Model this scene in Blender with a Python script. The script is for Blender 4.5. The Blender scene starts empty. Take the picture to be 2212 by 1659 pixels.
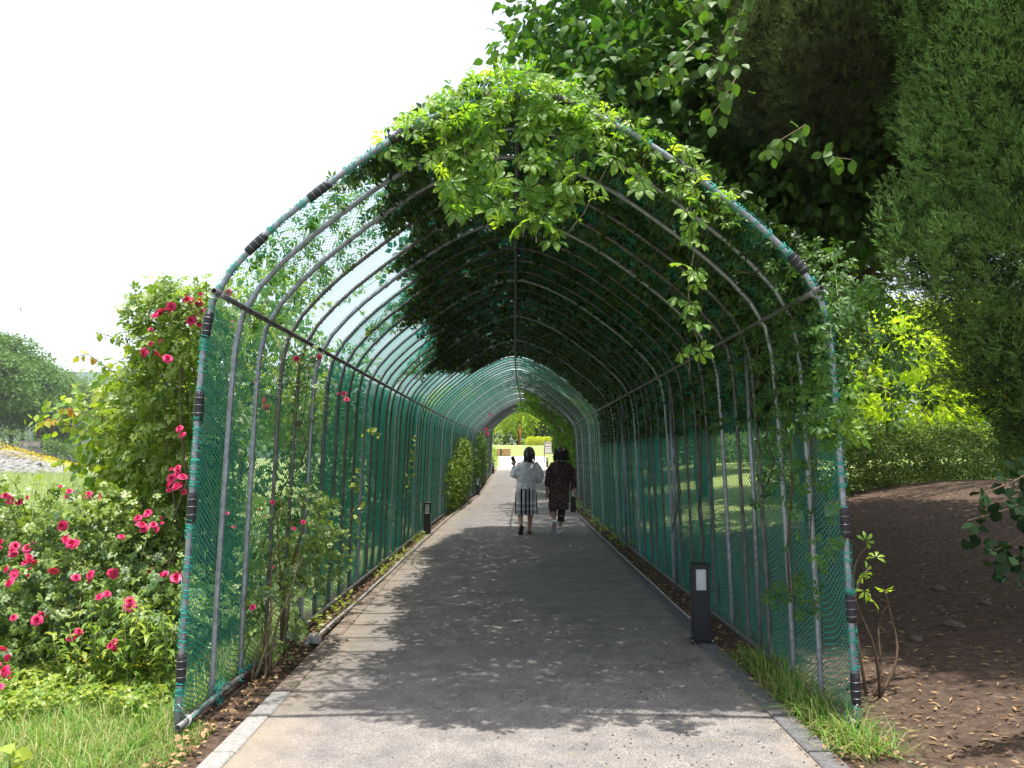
import bpy, math, random
import numpy as np
from mathutils import Vector, Matrix
random.seed(7)
RG = np.random.default_rng(11)
sc = bpy.context.scene
COL = sc.collection
PI = math.pi

# ------------------------------------------------------------------ camera, world, sun, exposure
F_D, CX, CY = 1700.0, 1106.0, 829.5          # focal length and centre in a 2212 px wide picture
PITCH = math.radians(5.23)
EYE = 1.45
cam_d = bpy.data.cameras.new('camera'); cam = bpy.data.objects.new('camera', cam_d); COL.objects.link(cam)
cam.location = (0, 0, EYE); cam.rotation_euler = (PI/2+PITCH, 0, 0)
cam_d.sensor_width = 36; cam_d.lens = 36*F_D/2212; cam_d.clip_start = .05; cam_d.clip_end = 3000
sc.camera = cam
SUN_A, SUN_B = -.03, .085                     # horizontal shift of a shadow per metre of height (x, y)
el = math.atan2(1, math.hypot(SUN_A, SUN_B))
w = bpy.data.worlds.new('World'); sc.world = w; w.use_nodes = True
nt = w.node_tree; nt.nodes.clear()
wo = nt.nodes.new('ShaderNodeOutputWorld'); bg = nt.nodes.new('ShaderNodeBackground'); bg2 = nt.nodes.new('ShaderNodeBackground')
sky = nt.nodes.new('ShaderNodeTexSky'); sky.sky_type = 'NISHITA'; sky.sun_disc = False
sky.sun_elevation = el; sky.sun_rotation = math.atan2(-SUN_A, -SUN_B); sky.dust_density = 4; sky.air_density = 1.0
nt.links.new(sky.outputs[0], bg.inputs[0]); bg.inputs[1].default_value = .08
bg2.inputs[0].default_value = (.93, .97, 1, 1); bg2.inputs[1].default_value = .41     # the milky haze of the white summer sky
add = nt.nodes.new('ShaderNodeAddShader')
nt.links.new(bg.outputs[0], add.inputs[0]); nt.links.new(bg2.outputs[0], add.inputs[1]); nt.links.new(add.outputs[0], wo.inputs[0])
sd = bpy.data.lights.new('sun', 'SUN'); sd.energy = 4.3; sd.angle = math.radians(.55); sd.color = (1, .96, .89)
so = bpy.data.objects.new('sun', sd); COL.objects.link(so)
so.rotation_euler = Vector((-SUN_A, -SUN_B, 1)).to_track_quat('Z', 'Y').to_euler()
so.location = (0, 0, 30)
sc.view_settings.view_transform = 'Standard'; sc.view_settings.look = 'None'
sc.view_settings.gamma = 1; sc.view_settings.use_curve_mapping = False
sc.view_settings.exposure = 1.12
sc.cycles.transparent_max_bounces = 24; sc.cycles.max_bounces = 7; sc.cycles.diffuse_bounces = 3
sc.cycles.transmission_bounces = 4; sc.cycles.caustics_reflective = False; sc.cycles.caustics_refractive = False
sc.cycles.sample_clamp_indirect = 4

def px(X, Y, y):
    """world point seen at (X, Y) of the 2212 px picture at ground distance y"""
    u = (X-CX)/F_D; v = (CY-Y)/F_D
    t = y/(math.cos(PITCH)-v*math.sin(PITCH))
    return np.array([u*t, y, EYE+t*(math.sin(PITCH)+v*math.cos(PITCH))])

# ------------------------------------------------------------------ mesh helpers
def tag(o, label=None, cat=None, group=None, kind=None):
    if label: o['label'] = label
    if cat: o['category'] = cat
    if group: o['group'] = group
    if kind: o['kind'] = kind
    return o
def empty(name, loc=(0, 0, 0), rz=0, parent=None):
    o = bpy.data.objects.new(name, None); COL.objects.link(o); o.location = loc; o.rotation_euler = (0, 0, rz)
    if parent: o.parent = parent
    return o
def link(name, me, parent=None, loc=None):
    o = bpy.data.objects.new(name, me); COL.objects.link(o)
    if parent: o.parent = parent
    if loc is not None: o.location = loc
    return o
def mesh(name, V, F, mat, smooth=True, rnd=None, attrs=None, fmat=None):
    V = np.asarray(V, dtype=np.float32).reshape(-1, 3)
    me = bpy.data.meshes.new(name)
    if isinstance(F, np.ndarray):
        n, k = F.shape
        me.vertices.add(len(V)); me.vertices.foreach_set('co', V.ravel())
        me.loops.add(n*k); me.loops.foreach_set('vertex_index', F.astype(np.int32).ravel())
        me.polygons.add(n); me.polygons.foreach_set('loop_start', np.arange(0, n*k, k, dtype=np.int32))
        me.update(calc_edges=True)
    else:
        me.from_pydata([tuple(map(float, v)) for v in V], [], F); me.update()
    for m in (mat if isinstance(mat, (list, tuple)) else [mat]): me.materials.append(m)
    if smooth: me.polygons.foreach_set('use_smooth', np.ones(len(me.polygons), dtype=bool))
    if fmat is not None: me.polygons.foreach_set('material_index', np.asarray(fmat, dtype=np.int32))
    if rnd is not None:
        a = me.attributes.new('rnd', 'FLOAT', 'FACE'); a.data.foreach_set('value', np.asarray(rnd, dtype=np.float32))
    for k_, v_ in (attrs or {}).items():
        a = me.attributes.new(k_, 'FLOAT', 'POINT'); a.data.foreach_set('value', np.asarray(v_, dtype=np.float32))
    return me
class MB:
    """collects shapes that make ONE mesh"""
    def __init__(s): s.V = []; s.F = []; s.n = 0; s.fm = []
    def add(s, V, F, m=0):
        V = np.asarray(V, float).reshape(-1, 3)
        s.V.append(V); s.F += [tuple(int(i)+s.n for i in f) for f in F]; s.n += len(V); s.fm += [m]*len(F); return s
    def box(s, x0, x1, y0, y1, z0, z1, m=0, bev=0):
        if bev:
            b = bev; P = []; 
            for z, k in ((z0, b), (z0+b, 0), (z1-b, 0), (z1, b)):
                for x, y in ((x0+b, y0), (x1-b, y0), (x1, y0+b), (x1, y1-b), (x1-b, y1), (x0+b, y1), (x0, y1-b), (x0, y0+b)):
                    cx, cy = (x0+x1)/2, (y0+y1)/2
                    P.append((x-np.sign(x-cx)*k, y-np.sign(y-cy)*k, z))
            F = [tuple(range(7, -1, -1)), tuple(range(24, 32))]
            for r in range(3):
                for i in range(8): j = (i+1) % 8; F.append((r*8+i, r*8+j, r*8+8+j, r*8+8+i))
            return s.add(P, F, m)
        P = [(x, y, z) for z in (z0, z1) for x, y in ((x0, y0), (x1, y0), (x1, y1), (x0, y1))]
        return s.add(P, [(3, 2, 1, 0), (4, 5, 6, 7), (0, 1, 5, 4), (1, 2, 6, 5), (2, 3, 7, 6), (3, 0, 4, 7)], m)
    def tube(s, pts, r, n=8, cap=True, m=0, hollow=0, sq=None):
        pts = np.asarray(pts, float); k = len(pts)
        r = np.full(k, float(r)) if np.isscalar(r) else np.asarray(r, float)
        T = np.gradient(pts, axis=0); T /= np.linalg.norm(T, axis=1)[:, None]+1e-9
        ref = np.array([0, 0, 1.]) if abs(T[0][2]) < .9 else np.array([0, 1., 0])
        A = np.cross(T[0], ref); A /= np.linalg.norm(A); fr = []
        for t in T:
            A = A-t*np.dot(A, t); A /= np.linalg.norm(A)+1e-9; fr.append((A.copy(), np.cross(t, A)))
        V = []
        for i in range(k):
            a, b = fr[i]
            for j in range(n):
                q = 2*PI*j/n; V.append(pts[i]+r[i]*(math.cos(q)*a+(sq or 1)*math.sin(q)*b))
        F = [(i*n+j, i*n+(j+1) % n, (i+1)*n+(j+1) % n, (i+1)*n+j) for i in range(k-1) for j in range(n)]
        if hollow:
            base = len(V)
            for i in (0, min(1, k-1), max(0, k-2), k-1):
                a, b = fr[i]
                for j in range(n):
                    q = 2*PI*j/n; V.append(pts[i]+r[i]*hollow*(math.cos(q)*a+math.sin(q)*b))
            for j in range(n):
                j2 = (j+1) % n
                F.append((base+j, base+j2, j2, j)); F.append((base+3*n+j2, base+3*n+j, (k-1)*n+j, (k-1)*n+j2))
                F.append((base+n+j, base+n+j2, base+j2, base+j)); F.append((base+3*n+j, base+3*n+j2, base+2*n+j2, base+2*n+j))
        elif cap:
            F.append(tuple(range(n-1, -1, -1))); F.append(tuple((k-1)*n+j for j in range(n)))
        return s.add(V, F, m)
    def ell(s, c, r, n=12, k=8, m=0, rot=None):
        V = [np.array([0, 0, -1.])]
        for i in range(1, k):
            t = -PI/2+PI*i/k
            for j in range(n): q = 2*PI*j/n; V.append(np.array([math.cos(t)*math.cos(q), math.cos(t)*math.sin(q), math.sin(t)]))
        V.append(np.array([0, 0, 1.])); V = np.array(V)*np.array(r)
        if rot is not None: V = V@np.array(rot).T
        F = [(0, 1+(j+1) % n, 1+j) for j in range(n)]
        F += [(1+i*n+j, 1+i*n+(j+1) % n, 1+(i+1)*n+(j+1) % n, 1+(i+1)*n+j) for i in range(k-2) for j in range(n)]
        F += [(len(V)-1, 1+(k-2)*n+j, 1+(k-2)*n+(j+1) % n) for j in range(n)]
        return s.add(V+np.array(c), F, m)
    def loft(s, rings, n=20, m=0, cap=True, fold=0, seed=0):
        """rings: (cx, cy, cz, rx, ry)"""
        V = []
        for i, (cx, cy, cz, rx, ry) in enumerate(rings):
            for j in range(n):
                q = 2*PI*j/n; f = 1+fold*math.sin(q*5+seed+i*.7)*(i/len(rings))
                V.append((cx+rx*f*math.cos(q), cy+ry*f*math.sin(q), cz))
        k = len(rings)
        F = [(i*n+j, i*n+(j+1) % n, (i+1)*n+(j+1) % n, (i+1)*n+j) for i in range(k-1) for j in range(n)]
        if cap: F.append(tuple(range(n-1, -1, -1))); F.append(tuple((k-1)*n+j for j in range(n)))
        return s.add(V, F, m)
    def mesh(s, name, mat, smooth=True):
        return mesh(name, np.concatenate(s.V), s.F, mat, smooth, fmat=s.fm if isinstance(mat, (list, tuple)) else None)
    def build(s, name, mat, parent=None, loc=None, smooth=True):
        return link(name, s.mesh(name, mat, smooth), parent, loc)
def nrm(v): return v/(np.linalg.norm(v, axis=-1, keepdims=True)+1e-9)
def rdir(n): return nrm(RG.normal(size=(n, 3)))
_FS = {}
def fld(P, freq, seed=0):
    """smooth pseudo-noise in about -1..1"""
    if seed not in _FS:
        g = np.random.default_rng(100+seed); _FS[seed] = (nrm(g.normal(size=(7, 3)))*g.uniform(.6, 1.7, (7, 1)), g.uniform(0, 6.28, 7))
    K, ph = _FS[seed]
    return np.sin((np.asarray(P)@K.T)*freq+ph).sum(axis=-1)/3.2

# ------------------------------------------------------------------ materials
def newmat(name):
    m = bpy.data.materials.new(name); m.use_nodes = True; n = m.node_tree; n.nodes.clear()
    o = n.nodes.new('ShaderNodeOutputMaterial'); return m, n, o
def N(n, t, **k):
    x = n.nodes.new(t)
    for a, b in k.items():
        if a[0] == 'i' and a[1:].isdigit(): x.inputs[int(a[1:])].default_value = b
        else: setattr(x, a, b)
    return x
def ramp(n, stops, src=None):
    r = n.nodes.new('ShaderNodeValToRGB'); e = r.color_ramp.elements
    while len(e) < len(stops): e.new(.5)
    for i, (p, c) in enumerate(stops): e[i].position = p; e[i].color = (*c, 1) if len(c) == 3 else c
    if src is not None: n.links.new(src, r.inputs[0])
    return r
def prin(n, rough=.6, metal=0, spec=.5, col=None):
    p = n.nodes.new('ShaderNodeBsdfPrincipled'); p.inputs['Roughness'].default_value = rough
    p.inputs['Metallic'].default_value = metal; p.inputs['Specular IOR Level'].default_value = spec
    if col: p.inputs['Base Color'].default_value = (*col, 1)
    return p
def m_leaf(name, stops, trans=.4, rough=.5, spec=.35, tgain=1.5):
    m, n, o = newmat(name)
    at = N(n, 'ShaderNodeAttribute', attribute_name='rnd'); oi = N(n, 'ShaderNodeObjectInfo')
    mx = N(n, 'ShaderNodeMath', operation='MULTIPLY_ADD', i1=.35); n.links.new(oi.outputs['Random'], mx.inputs[0]); n.links.new(at.outputs['Fac'], mx.inputs[2])
    r = ramp(n, [(p/1.35 if p > 0 else 0, c) for p, c in stops], mx.outputs[0])
    p = prin(n, rough, 0, spec); n.links.new(r.outputs[0], p.inputs['Base Color'])
    g = N(n, 'ShaderNodeMix', data_type='RGBA', blend_type='MULTIPLY'); g.inputs[0].default_value = 1
    n.links.new(r.outputs[0], g.inputs[6]); g.inputs[7].default_value = (tgain*1.05, tgain*1.1, tgain*.35, 1); g.clamp_result = False
    t = N(n, 'ShaderNodeBsdfTranslucent'); n.links.new(g.outputs[2], t.inputs[0])
    x = N(n, 'ShaderNodeMixShader', i0=trans); n.links.new(p.outputs[0], x.inputs[1]); n.links.new(t.outputs[0], x.inputs[2])
    n.links.new(x.outputs[0], o.inputs[0]); return m
def m_plain(name, col, rough=.6, metal=0, noise=.15, scale=20, spec=.5, bump=0, coord='Object', stretch=None):
    m, n, o = newmat(name); p = prin(n, rough, metal, spec)
    tc = N(n, 'ShaderNodeTexCoord'); nz = N(n, 'ShaderNodeTexNoise'); nz.inputs['Scale'].default_value = scale; nz.inputs['Detail'].default_value = 6
    src = tc.outputs[coord]
    if stretch:
        mp = N(n, 'ShaderNodeMapping'); mp.inputs['Scale'].default_value = stretch; n.links.new(src, mp.inputs[0]); src = mp.outputs[0]
    n.links.new(src, nz.inputs['Vector'])
    r = ramp(n, [(.3, tuple(c*(1-noise) for c in col)), (.7, tuple(min(1, c*(1+noise)) for c in col))], nz.outputs[0])
    n.links.new(r.outputs[0], p.inputs['Base Color'])
    if bump:
        b = N(n, 'ShaderNodeBump'); b.inputs['Strength'].default_value = bump; b.inputs['Distance'].default_value = .01
        n.links.new(nz.outputs[0], b.inputs['Height']); n.links.new(b.outputs[0], p.inputs['Normal'])
    n.links.new(p.outputs[0], o.inputs[0]); return m
G = (.06, .13, .022)
M = {}
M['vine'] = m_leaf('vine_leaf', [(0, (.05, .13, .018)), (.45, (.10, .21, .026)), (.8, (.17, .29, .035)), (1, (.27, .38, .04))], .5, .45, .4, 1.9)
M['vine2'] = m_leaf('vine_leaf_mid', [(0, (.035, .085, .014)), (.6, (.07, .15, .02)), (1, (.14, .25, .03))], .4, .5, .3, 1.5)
M['vined'] = m_leaf('vine_leaf_roof_shade', [(0, (.014, .035, .009)), (.6, (.028, .065, .014)), (1, (.06, .12, .02))], .16, .5, .3, 1.0)  # same vine darkened: the shade under the roof is put into the colour
M['rosel'] = m_leaf('rose_leaf', [(0, (.022, .052, .022)), (.5, (.045, .095, .036)), (.85, (.085, .15, .05)), (1, (.17, .25, .06))], .22, .45, .4, 1.4)
M['shrub'] = m_leaf('shrub_leaf', [(0, (.05, .11, .022)), (.45, (.10, .19, .032)), (.85, (.17, .27, .045)), (1, (.28, .34, .05))], .4, .42, .5, 1.6)
M['red'] = m_leaf('young_red_leaf', [(0, (.45, .10, .05)), (.5, (.5, .22, .05)), (1, (.42, .36, .06))], .4, .45, .4, 1.3)
M['dog'] = m_leaf('broad_leaf', [(0, (.022, .075, .018)), (.6, (.04, .115, .022)), (1, (.08, .16, .026))], .38, .5, .25, 1.6)
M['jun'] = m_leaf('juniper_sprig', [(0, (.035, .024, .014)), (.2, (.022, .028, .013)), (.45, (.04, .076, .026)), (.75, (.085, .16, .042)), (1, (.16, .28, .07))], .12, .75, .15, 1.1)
M['junb'] = m_leaf('juniper_sprig_brown', [(0, (.05, .03, .018)), (.35, (.028, .027, .014)), (.7, (.045, .055, .022)), (1, (.10, .13, .04))], .1, .8, .12, 1.0)
M['pine'] = m_leaf('pine_needle', [(0, (.02, .045, .016)), (1, (.04, .075, .03))], .1, .7, .2, 1)
M['maple'] = m_leaf('maple_leaf', [(0, (.12, .20, .02)), (.5, (.22, .33, .028)), (1, (.36, .44, .04))], .55, .55, .3, 1.8)
M['tree'] = m_leaf('tree_leaf', [(0, (.035, .08, .022)), (.5, (.06, .125, .032)), (1, (.10, .17, .045))], .3, .6, .25, 1.3)
M['hedge'] = m_leaf('hedge_leaf_sunlit', [(0, (.05, .11, .014)), (.5, (.11, .2, .02)), (1, (.2, .29, .03))], .35, .5, .3, 1.5)  # hedge top leaves, sunlight put into the colour
M['hedged'] = m_leaf('hedge_leaf_shaded', [(0, (.03, .07, .012)), (.5, (.06, .12, .016)), (1, (.14, .21, .025))], .25, .5, .3, 1.3)  # same hedge below its top, shade put into the colour
M['wallh'] = m_leaf('hedge_rose_leaf', [(0, (.016, .045, .014)), (.5, (.032, .08, .022)), (1, (.09, .17, .03))], .3, .5, .4, 1.4)
M['rosel2'] = m_leaf('rose_leaf_light', [(0, (.035, .085, .022)), (.5, (.075, .15, .035)), (1, (.2, .28, .05))], .35, .4, .6, 1.6)
M['wood'] = m_leaf('wood_leaf', [(0, (.03, .085, .022)), (.5, (.065, .14, .035)), (1, (.11, .20, .05))], .3, .6, .25, 1.3)
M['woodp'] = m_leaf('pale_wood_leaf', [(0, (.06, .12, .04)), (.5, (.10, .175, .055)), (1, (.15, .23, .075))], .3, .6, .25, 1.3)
M['darkleaf'] = m_leaf('dark_round_leaf', [(0, (.008, .022, .008)), (1, (.03, .06, .02))], .15, .8, .1, 1)
M['gold'] = m_leaf('golden_hedge_leaf', [(0, (.30, .36, .02)), (1, (.55, .56, .04))], .3, .6, .2, 1.2)
M['grass'] = m_leaf('grass_blade', [(0, (.045, .14, .018)), (.5, (.085, .23, .026)), (.95, (.15, .31, .04)), (1, (.32, .33, .13))], .35, .5, .3, 1.3)
M['meadow'] = m_leaf('meadow_grass', [(0, (.14, .22, .07)), (.6, (.23, .33, .12)), (1, (.36, .40, .2))], .25, .7, .2, 1.1)
M['dry'] = m_leaf('dry_leaf', [(0, (.07, .035, .02)), (.5, (.16, .09, .045)), (1, (.34, .23, .12))], .15, .7, .2, 1)
M['rose'] = m_leaf('rose_petal', [(0, (.33, .003, .035)), (.5, (.54, .006, .08)), (1, (.70, .05, .18))], .22, .5, .35, 1.0)
M['yellow'] = m_leaf('yellow_petal', [(0, (.55, .36, .01)), (1, (.65, .48, .03))], .2, .6, .2, 1)
M['bark'] = m_plain('bark', (.11, .075, .05), .9, 0, .45, 9, .2, .8, stretch=(3, 3, .6))
M['gbark'] = m_plain('grey_bark', (.17, .15, .12), .9, 0, .4, 9, .2, .7, stretch=(3, 3, .6))
M['stem'] = m_plain('woody_stem', (.13, .10, .055), .8, 0, .3, 40)
M['gstem'] = m_plain('green_stem', (.12, .17, .05), .6, 0, .25, 40)
M['steel'] = m_plain('galvanised_pipe', (.27, .29, .33), .42, .55, .28, 26, .5, .12)
M['oldsteel'] = m_plain('weathered_pipe', (.13, .125, .125), .55, .3, .45, 14, .4, .2)
M['sleeve'] = m_plain('black_tape', (.02, .02, .026), .5, 0, .3, 60, .4, .25)
M['wire'] = m_plain('tie_wire', (.45, .45, .45), .4, .8, .1, 30)
M['twine'] = m_plain('teal_twine', (.035, .34, .27), .75, 0, .25, 90, .2)
M['black'] = m_plain('black_powder_coat', (.012, .012, .016), .42, 0, .3, 80, .5)
M['phone'] = m_plain('phone_case', (.012, .011, .013), .3, 0, .1, 10)
M['lens'] = m_plain('frosted_lens', (.52, .56, .58), .35, 0, .06, 10, .6)
M['conduit'] = m_plain('grey_conduit', (.33, .32, .30), .55, 0, .25, 15)
M['white'] = m_plain('white_paint', (.8, .8, .8), .5, 0, .03, 10)
M['post'] = m_plain('painted_post', (.09, .085, .085), .6, 0, .2, 10)
M['rock'] = m_plain('pale_rock', (.20, .195, .19), .9, 0, .6, 1.5, .2, .6)
M['stone'] = m_plain('field_stone', (.12, .095, .07), .9, 0, .3, 14, .2, .6)
M['brick'] = m_plain('pale_brick', (.38, .31, .27), .9, 0, .3, 2.5, .2, .2)
M['block'] = m_plain('wooden_box', (.36, .2, .10), .8, 0, .45, 3, .2, .3, stretch=(1, 1, 4))
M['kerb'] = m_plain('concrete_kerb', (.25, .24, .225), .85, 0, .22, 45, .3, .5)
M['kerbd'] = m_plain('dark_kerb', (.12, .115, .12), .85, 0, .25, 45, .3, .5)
M['kerbs'] = m_plain('soil_dusted_kerb', (.21, .17, .135), .9, 0, .45, 14, .2, .5)
M['hill'] = m_plain('hill_forest', (.05, .085, .05), .95, 0, .4, .05, .1)
M['redpole'] = m_plain('red_pole', (.4, .04, .02), .6, 0, .15, 3)

def m_net(base=.05, name='green_net_woven'):
    m, n, o = newmat(name)
    uv = N(n, 'ShaderNodeUVMap', uv_map='UVMap'); sp = N(n, 'ShaderNodeSeparateXYZ'); n.links.new(uv.outputs[0], sp.inputs[0])
    ms = []
    for op in ('ADD', 'SUBTRACT'):
        a = N(n, 'ShaderNodeMath', operation=op); n.links.new(sp.outputs[0], a.inputs[0]); n.links.new(sp.outputs[1], a.inputs[1])
        b = N(n, 'ShaderNodeMath', operation='PINGPONG', i1=.5); n.links.new(a.outputs[0], b.inputs[0]); ms.append(b)
    mn = N(n, 'ShaderNodeMath', operation='MINIMUM'); n.links.new(ms[0].outputs[0], mn.inputs[0]); n.links.new(ms[1].outputs[0], mn.inputs[1])
    geo = N(n, 'ShaderNodeNewGeometry'); dt = N(n, 'ShaderNodeVectorMath', operation='DOT_PRODUCT'); n.links.new(geo.outputs['Incoming'], dt.inputs[0]); n.links.new(geo.outputs['True Normal'], dt.inputs[1])
    ab = N(n, 'ShaderNodeMath', operation='ABSOLUTE'); n.links.new(dt.outputs['Value'], ab.inputs[0]); mxx = N(n, 'ShaderNodeMath', operation='MAXIMUM', i1=.13); n.links.new(ab.outputs[0], mxx.inputs[0])
    th = N(n, 'ShaderNodeMath', operation='DIVIDE', i0=base); n.links.new(mxx.outputs[0], th.inputs[1])     # round cords: depth of the net counts at a slant
    lt = N(n, 'ShaderNodeMath', operation='LESS_THAN'); n.links.new(mn.outputs[0], lt.inputs[0]); n.links.new(th.outputs[0], lt.inputs[1])
    p = prin(n, .7, 0, .25, (.018, .17, .13)); tcc = N(n, 'ShaderNodeTexCoord'); nzz = N(n, 'ShaderNodeTexNoise'); nzz.inputs['Scale'].default_value = 1.1; nzz.inputs['Detail'].default_value = 5; n.links.new(tcc.outputs['Object'], nzz.inputs['Vector'])
    nrr = ramp(n, [(.32, (.010, .11, .085)), (.55, (.022, .20, .155)), (.75, (.06, .32, .26))], nzz.outputs[0]); n.links.new(nrr.outputs[0], p.inputs['Base Color']); tl = N(n, 'ShaderNodeBsdfTranslucent'); tl.inputs[0].default_value = (.03, .30, .22, 1)
    x = N(n, 'ShaderNodeMixShader', i0=.3); n.links.new(p.outputs[0], x.inputs[1]); n.links.new(tl.outputs[0], x.inputs[2])
    tr = N(n, 'ShaderNodeBsdfTransparent'); y = N(n, 'ShaderNodeMixShader')
    n.links.new(lt.outputs[0], y.inputs[0]); n.links.new(tr.outputs[0], y.inputs[1]); n.links.new(x.outputs[0], y.inputs[2])
    n.links.new(y.outputs[0], o.inputs[0]); return m
M['netfar'] = m_net(); M['netwall'] = m_net(.075, 'green_net_slack')
def m_netnear():
    m, n, o = newmat('green_net_cord'); p = prin(n, .65, 0, .3, (.05, .32, .25)); tl = N(n, 'ShaderNodeBsdfTranslucent'); tl.inputs[0].default_value = (.03, .30, .22, 1)
    x = N(n, 'ShaderNodeMixShader', i0=.3); n.links.new(p.outputs[0], x.inputs[1]); n.links.new(tl.outputs[0], x.inputs[2]); n.links.new(x.outputs[0], o.inputs[0]); return m
M['net'] = m_netnear()

def m_asphalt():
    m, n, o = newmat('worn_asphalt'); p = prin(n, .85, 0, .3); tc = N(n, 'ShaderNodeTexCoord')
    def nz(s, d=4, r=.6):
        x = N(n, 'ShaderNodeTexNoise'); x.inputs['Scale'].default_value = s; x.inputs['Detail'].default_value = d; x.inputs['Roughness'].default_value = r
        n.links.new(tc.outputs['Object'], x.inputs['Vector']); return x
    big, mid = nz(.9), nz(6, 5); vo = N(n, 'ShaderNodeTexVoronoi'); vo.inputs['Scale'].default_value = 190; n.links.new(tc.outputs['Object'], vo.inputs['Vector'])
    base = ramp(n, [(.3, (.168, .153, .147)), (.7, (.242, .220, .206))], mid.outputs[0])
    sp = N(n, 'ShaderNodeSeparateColor'); n.links.new(vo.outputs['Color'], sp.inputs[0])
    spk = ramp(n, [(0, (.45, .45, .46)), (.5, (.95, .95, .95)), (.88, (1.1, 1.09, 1.07)), (.96, (1.6, 1.57, 1.5)), (1, (1.9, 1.85, 1.8))], sp.outputs[0])
    mu = N(n, 'ShaderNodeMix', data_type='RGBA', blend_type='MULTIPLY'); mu.inputs[0].default_value = .8; n.links.new(base.outputs[0], mu.inputs[6]); n.links.new(spk.outputs[0], mu.inputs[7])
    # sandy dust towards the edges
    at = N(n, 'ShaderNodeAttribute', attribute_name='edge')
    ad = N(n, 'ShaderNodeMath', operation='ADD'); sb = N(n, 'ShaderNodeMath', operation='MULTIPLY_ADD', i1=1.4, i2=-.7); n.links.new(big.outputs[0], sb.inputs[0])
    n.links.new(at.outputs['Fac'], ad.inputs[0]); n.links.new(sb.outputs[0], ad.inputs[1])
    dr = ramp(n, [(.25, (0, 0, 0)), (.9, (.75, .75, .75))], ad.outputs[0])
    mx = N(n, 'ShaderNodeMix', data_type='RGBA'); n.links.new(dr.outputs[0], mx.inputs[0]); n.links.new(mu.outputs[2], mx.inputs[6]); mx.inputs[7].default_value = (.27, .225, .17, 1)
    st = nz(2.3, 7, .7); sr = ramp(n, [(.34, (.72, .72, .74)), (.5, (1, 1, 1)), (.7, (1.12, 1.1, 1.07))], st.outputs[0]); m3 = N(n, 'ShaderNodeMix', data_type='RGBA', blend_type='MULTIPLY'); m3.inputs[0].default_value = 1
    n.links.new(mx.outputs[2], m3.inputs[6]); n.links.new(sr.outputs[0], m3.inputs[7]); n.links.new(m3.outputs[2], p.inputs['Base Color'])
    b = N(n, 'ShaderNodeBump'); b.inputs['Strength'].default_value = .6; b.inputs['Distance'].default_value = .004
    n.links.new(vo.outputs['Distance'], b.inputs['Height']); n.links.new(b.outputs[0], p.inputs['Normal'])
    n.links.new(p.outputs[0], o.inputs[0]); return m
M['asphalt'] = m_asphalt()
M['slab'] = m_plain('pale_concrete', (.48, .46, .43), .85, 0, .12, 6, .3, .1)
def m_ground():
    m, n, o = newmat('ground_cover'); p = prin(n, .95, 0, .15); tc = N(n, 'ShaderNodeTexCoord')
    def nz(s, d=6, st=None):
        x = N(n, 'ShaderNodeTexNoise'); x.inputs['Scale'].default_value = s; x.inputs['Detail'].default_value = d; x.inputs['Roughness'].default_value = .65
        mp = N(n, 'ShaderNodeMapping'); mp.inputs['Scale'].default_value = st or (1, 1, 1); n.links.new(tc.outputs['Object'], mp.inputs[0]); n.links.new(mp.outputs[0], x.inputs['Vector']); return x
    a, b, c = nz(18), nz(1.1), nz(70)
    soil = ramp(n, [(.3, (.045, .030, .022)), (.55, (.10, .068, .05)), (.75, (.19, .135, .10))], a.outputs[0])
    gr = ramp(n, [(.3, (.10, .15, .045)), (.5, (.20, .25, .08)), (.72, (.32, .34, .13))], a.outputs[0])
    ga = N(n, 'ShaderNodeAttribute', attribute_name='grass')
    sb = N(n, 'ShaderNodeMath', operation='MULTIPLY_ADD', i1=.8, i2=-.4); n.links.new(b.outputs[0], sb.inputs[0])
    ad = N(n, 'ShaderNodeMath', operation='ADD'); n.links.new(ga.outputs['Fac'], ad.inputs[0]); n.links.new(sb.outputs[0], ad.inputs[1])
    mr = ramp(n, [(.35, (0, 0, 0)), (.65, (1, 1, 1))], ad.outputs[0])
    mx = N(n, 'ShaderNodeMix', data_type='RGBA'); n.links.new(mr.outputs[0], mx.inputs[0]); n.links.new(soil.outputs[0], mx.inputs[6]); n.links.new(gr.outputs[0], mx.inputs[7])
    n.links.new(mx.outputs[2], p.inputs['Base Color'])
    bp = N(n, 'ShaderNodeBump'); bp.inputs['Strength'].default_value = .9; bp.inputs['Distance'].default_value = .02
    n.links.new(c.outputs[0], bp.inputs['Height']); n.links.new(bp.outputs[0], p.inputs['Normal'])
    n.links.new(p.outputs[0], o.inputs[0]); return m
M['ground'] = m_ground()

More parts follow.
